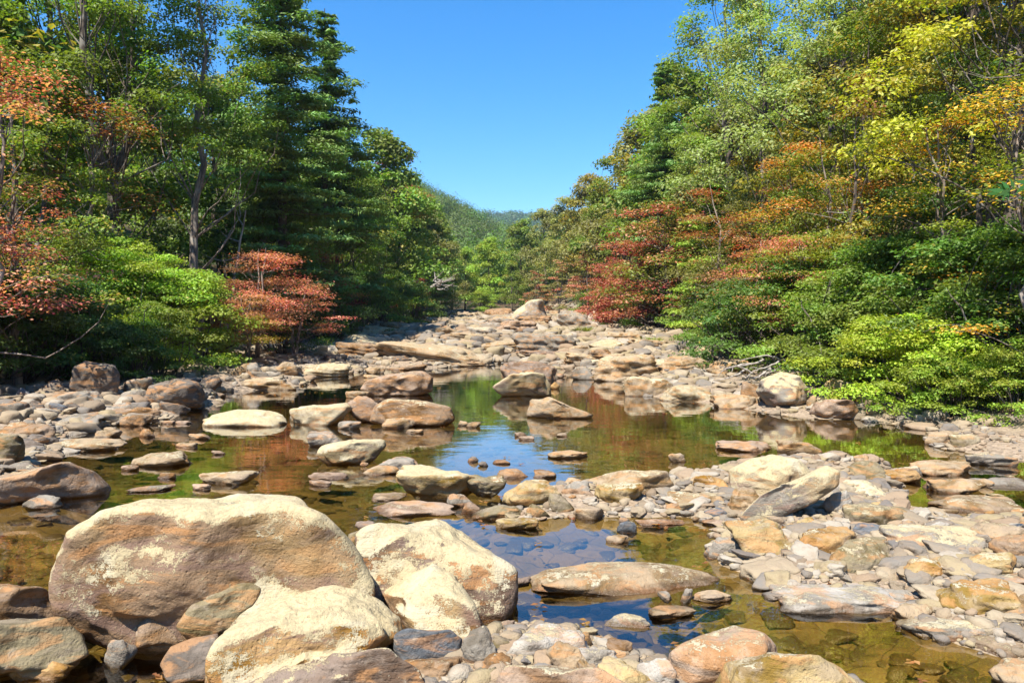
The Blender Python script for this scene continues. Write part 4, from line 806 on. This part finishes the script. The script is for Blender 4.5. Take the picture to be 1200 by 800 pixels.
# undergrowth covering the slopes
def cover_cloud(name, n, size, rs, region, c, label, hgt=.5):
    cl = []
    while len(cl) < n:
        x, y = region(rs); z = hz(x, y); q = rs.uniform(.5, 1.3); cl.append((x, y, z + hgt * q * .4, q, q, q * hgt, q * q))
    V, F, at = leaves(cl, 90, size, rs, .6, .4); o = obj(name, mesh_np(name, V, F, LEAF, at, smooth=False), kind='stuff', label=label, category='undergrowth'); o.color = (*c, .3); return o
def reg(side, d0, d1, s0, s1):
    def f(rs):
        d = rs.uniform(d0, d1); T_ = TL if side < 0 else TR; return float(np.interp(d, T_[:, 0], T_[:, 1])) + side * (s0 + (s1 - s0) * rs.rand() ** 1.4), d
    return f
cover_cloud('undergrowth', 620, .16, np.random.RandomState(5), reg(-1, 16, 110, 1.2, 26), (.05, .085, .018), 'low green undergrowth covering the left bank')
cover_cloud('undergrowth', 620, .16, np.random.RandomState(6), reg(1, 13, 110, 1.6, 26), (.075, .11, .022), 'low green undergrowth covering the right bank')

# forest mass on the far hills: one stuff object each
def hill_forest(name, n, x0, x1, y0, y1, q0, q1, nper, size, c, seed, label, alt):
    rs = np.random.RandomState(seed); x = rs.uniform(x0, x1, n); y = rs.uniform(y0, y1, n); z = height(x, y); q = rs.uniform(q0, q1, n)
    k = (np.abs(x) < 2000); cl = np.c_[x, y, z + q * 1.3, q, q, q * 1.15, q * 0 + 1][k]
    V, F, at = leaves(cl, nper, size, rs, .05, .88, outw=3.0, jit=.45); o = obj(name, mesh_np(name, V, F, LEAF, at, smooth=False), kind='stuff', label=label, category='forest'); o.color = (*c, alt); return o
hill_forest('hillside_forest', 1500, -190, 75, 160, 520, 3.6, 7.5, 260, 1.0, (.10, .155, .032), 1, 'sunlit green forest covering the hill at the valley end', -.1)
hill_forest('ridge_forest', 1500, -300, 320, 1150, 1500, 7, 12, 45, 4.2, (.07, .13, .05), 2, 'dark green forest along the farthest ridge', 0)

# ------------------------------------------------------------------ small things
def thing_mesh(name, mb, mat, label, cat, loc=(0, 0, 0)):
    o = obj(name, mb.mesh(name, mat), loc=loc); o['label'] = label; o['category'] = cat; return o
rs = np.random.RandomState(12)
g = ground_hit(885, 452); mb = MB()
for i in range(9):
    A = np.array([rs.uniform(-.3, .9), rs.uniform(-.2, .3), rs.uniform(.1, .5)]); limb(mb, A, A + np.array([-rs.uniform(.6, 1.4), rs.uniform(-.2, .2), -rs.uniform(0, .35)]), 0.035, .008, rs, .08, 9, 6)
thing_mesh('driftwood', mb, DEAD, 'tangle of bleached driftwood branches left of the pale mirrored boulder', 'driftwood', (g.x, g.y + .2, g.z + .25))
g = ground_hit(512, 372); mb = MB()
for i in range(16):
    a = rs.uniform(-2.6, .4); A = rs.normal(size=3) * .25; limb(mb, A, A + np.array([2.4 * math.cos(a) * rs.uniform(.5, 1), rs.normal() * .8, 1.3 * rs.uniform(-.6, 1)]), .09, .015, rs, .12, 8, 5)
thing_mesh('dead_branch', mb, DEAD, 'heap of bare bleached branches fallen at the far left bank', 'branch', ((510 - 600) / FPX * 78, 78, 2.2 + 42 / FPX * 78))
def snag(px, d, h, r, label, lean=(0, 0), n=8, mat=DEAD):
    x = (px - 600) / FPX * d; mb = MB(); P = np.linspace(0, 1, 10)[:, None] * np.array([lean[0], lean[1], h]) + rs.normal(size=(10, 3)) * .03 * [1, 1, 0]; P[0, 2] = -.3
    mb.add(*tube(P, np.linspace(r, r * .25, 10), 8))
    for i in range(n):
        k = rs.randint(3, 9); limb(mb, P[k], P[k] + np.array([rs.normal() * h * .16, rs.normal() * h * .16, rs.uniform(.02, .16) * h]), r * .4, .006, rs, .15, 6, 4)
    thing_mesh('bare_tree', mb, mat, label, 'bare tree', (x, d, hz(x, d)))
snag(812, 44, 4.0, .06, 'slender bleached dead sapling at the right of the rocky bar', (.2, 0))
snag(990, 24.5, 5.5, .06, 'thin pale dead tree among the orange maples', (.8, 0), 16)
snag(122, 30, 5.5, .07, 'forked pale dead limbs beside the dark double trunk', (-1.2, 0), 10)
snag(262, 37, 7.0, .12, 'broken pale dead tree right of the blotched trunk', (1.2, 0), 10)
# near twig of green leaflets reaching in at the right edge, carried by a long stem rooted on the right bank
mb = MB(); d = 5.2; tip = Vector((0, 0, CAM_H)) + ray(1183, 222) * (d / ray(1183, 222).y)
root = np.array([9.6, 8.0, hz(9.6, 8.0)]); mid = np.array([tip.x + 2.2, tip.y + .8, tip.z + .9]); tipv = np.array(tip)
t = np.linspace(0, 1, 22)[:, None]; P = (1 - t) ** 2 * root + 2 * t * (1 - t) * mid * [1, 1, 1.3] + t ** 2 * (tipv + [.18, 0, .05]); mb.add(*tube(P, np.linspace(.045, .006, 22), 6))
sp = bpy.data.objects.new('leafy_branch', None); col.objects.link(sp); sp.location = tuple(root); sp['label'] = 'green leafy twig reaching in from the right edge high above the bank'; sp['category'] = 'branch'
M1 = mb.mesh('twig', BARK); M1.transform(Matrix.Translation(-Vector(root))); obj('twig', M1, sp)
V = []; F = []
for j, (ox, oz) in enumerate([(0, 0), (.16, .05), (.30, .10), (.22, -.06)]):
    for i in range(9):
        a = math.pi * (.62 + .92 * i / 8); ln = .13 * (1 - .25 * abs(i - 4) / 4); w = .017; c0 = tipv + [ox, rs.normal() * .04, oz]; dr = np.array([math.cos(a), rs.normal() * .25, math.sin(a) * .8]); sd = np.array([-dr[2], 0, dr[0]]) * w
        for s0, s1 in ((0, 1),):
            n0 = len(V); V += [c0, c0 + dr * ln * .35 + sd, c0 + dr * ln, c0 + dr * ln * .35 - sd]; F.append((n0, n0 + 1, n0 + 2, n0 + 3))
M2 = mesh_np('leaflets', np.array(V) - root, F, LEAF, {'rnd': rs.rand(len(F)), 'clump': rs.rand(len(F)) * .6}, smooth=False); lo = obj('leaflets', M2, sp); lo.color = (.06, .2, .05, 0)
# grass tufts
def tuft(px, py, h, label, c):
    g = ground_hit(px, py); V = []; F = []
    for i in range(160):
        a = rs.uniform(0, 6.283); r0_ = abs(rs.normal()) * h * .5; b0 = np.array([math.cos(a) * r0_, math.sin(a) * r0_, 0]); dr = np.array([math.cos(a) * .5 + rs.normal() * .2, math.sin(a) * .5 + rs.normal() * .2, rs.uniform(.6, 1)]) * h; w = np.array([-math.sin(a), math.cos(a), 0]) * h * .04
        n0 = len(V); V += [b0 - w, b0 + w, b0 + dr * .6 + w * .7, b0 + dr * .6 + [0, 0, 0] - w * .7]; F.append((n0, n0 + 1, n0 + 2, n0 + 3)); n0 = len(V); V += [b0 + dr * .6 - w * .7, b0 + dr * .6 + w * .7, b0 + dr * [1.4, 1.4, .95], b0 + dr * [1.38, 1.4, .95]]; F.append((n0, n0 + 1, n0 + 2, n0 + 3))
    o = obj('grass_tuft', mesh_np('grass_tuft', V, F, LEAF, {'rnd': rs.rand(len(F)), 'clump': rs.rand(len(F)) * .6}, smooth=False), loc=(g.x, g.y, g.z), label=label, category='grass tuft'); o.color = (*c, 0)
tuft(186, 461, .30, 'small green grass tuft on the dark rock shelf', (.12, .2, .03)); tuft(874, 428, .42, 'yellow green grass tuft above the driftwood', (.25, .3, .03)); tuft(685, 392, .7, 'yellowish grass tuft among upstream rocks', (.22, .24, .04)); tuft(765, 405, .6, 'bright grass tuft at the foot of the rounded dark bush', (.25, .3, .03)); tuft(640, 398, .5, 'dull grass tuft on the wide bedrock slab', (.16, .15, .05)); tuft(155, 428, .4, 'bright green tuft beside the lit left stones', (.25, .33, .03))
print('objects', len(bpy.data.objects))
# valley air: far hills fade slightly towards blue
def haze_box():
    m = bpy.data.materials.new('valley_air'); m.use_nodes = True; nt = m.node_tree; nt.nodes.remove(nt.nodes['Principled BSDF'])
    v = N(nt, 'VolumePrincipled'); v.inputs['Color'].default_value = (.62, .78, 1, 1); v.inputs['Density'].default_value = .00016; v.inputs['Anisotropy'].default_value = .2
    L(nt, v.outputs[0], nt.nodes['Material Output'].inputs['Volume'])
    bm = bmesh.new(); bmesh.ops.create_cube(bm, size=1); me = bpy.data.meshes.new('haze'); bm.to_mesh(me); bm.free(); me.materials.append(m)
    o = obj('haze', me, loc=(0, 1800, 150), kind='stuff', label='thin bluish haze filling the far valley', category='haze'); o.scale = (5200, 4500, 320)
haze_box()

rs = np.random.RandomState(77); n = 1000; x = rs.uniform(-9, 10, n); y = 3.6 + 22 * rs.rand(n) ** 1.5; z = height(x, y); edge = np.abs(z) < .16; k = edge | (rs.rand(n) < .12); x, y, z = x[k], y[k], np.maximum(z[k], 0) + .012
V, F, at = leaves(np.c_[x, y, z, x * 0 + .05, x * 0 + .05, x * 0 + .004, x * 0 + .5], 4, .058, rs, 3.0, .2, outw=.1, jit=.3)
fl = obj('fallen_leaves', mesh_np('fallen_leaves', V, F, LEAF, at, smooth=False), kind='stuff', label='small fallen autumn leaves floating at the water edge and caught between stones', category='leaves'); fl.color = (.32, .17, .05, .35); fl['autumn'] = (.40, .12, .05)
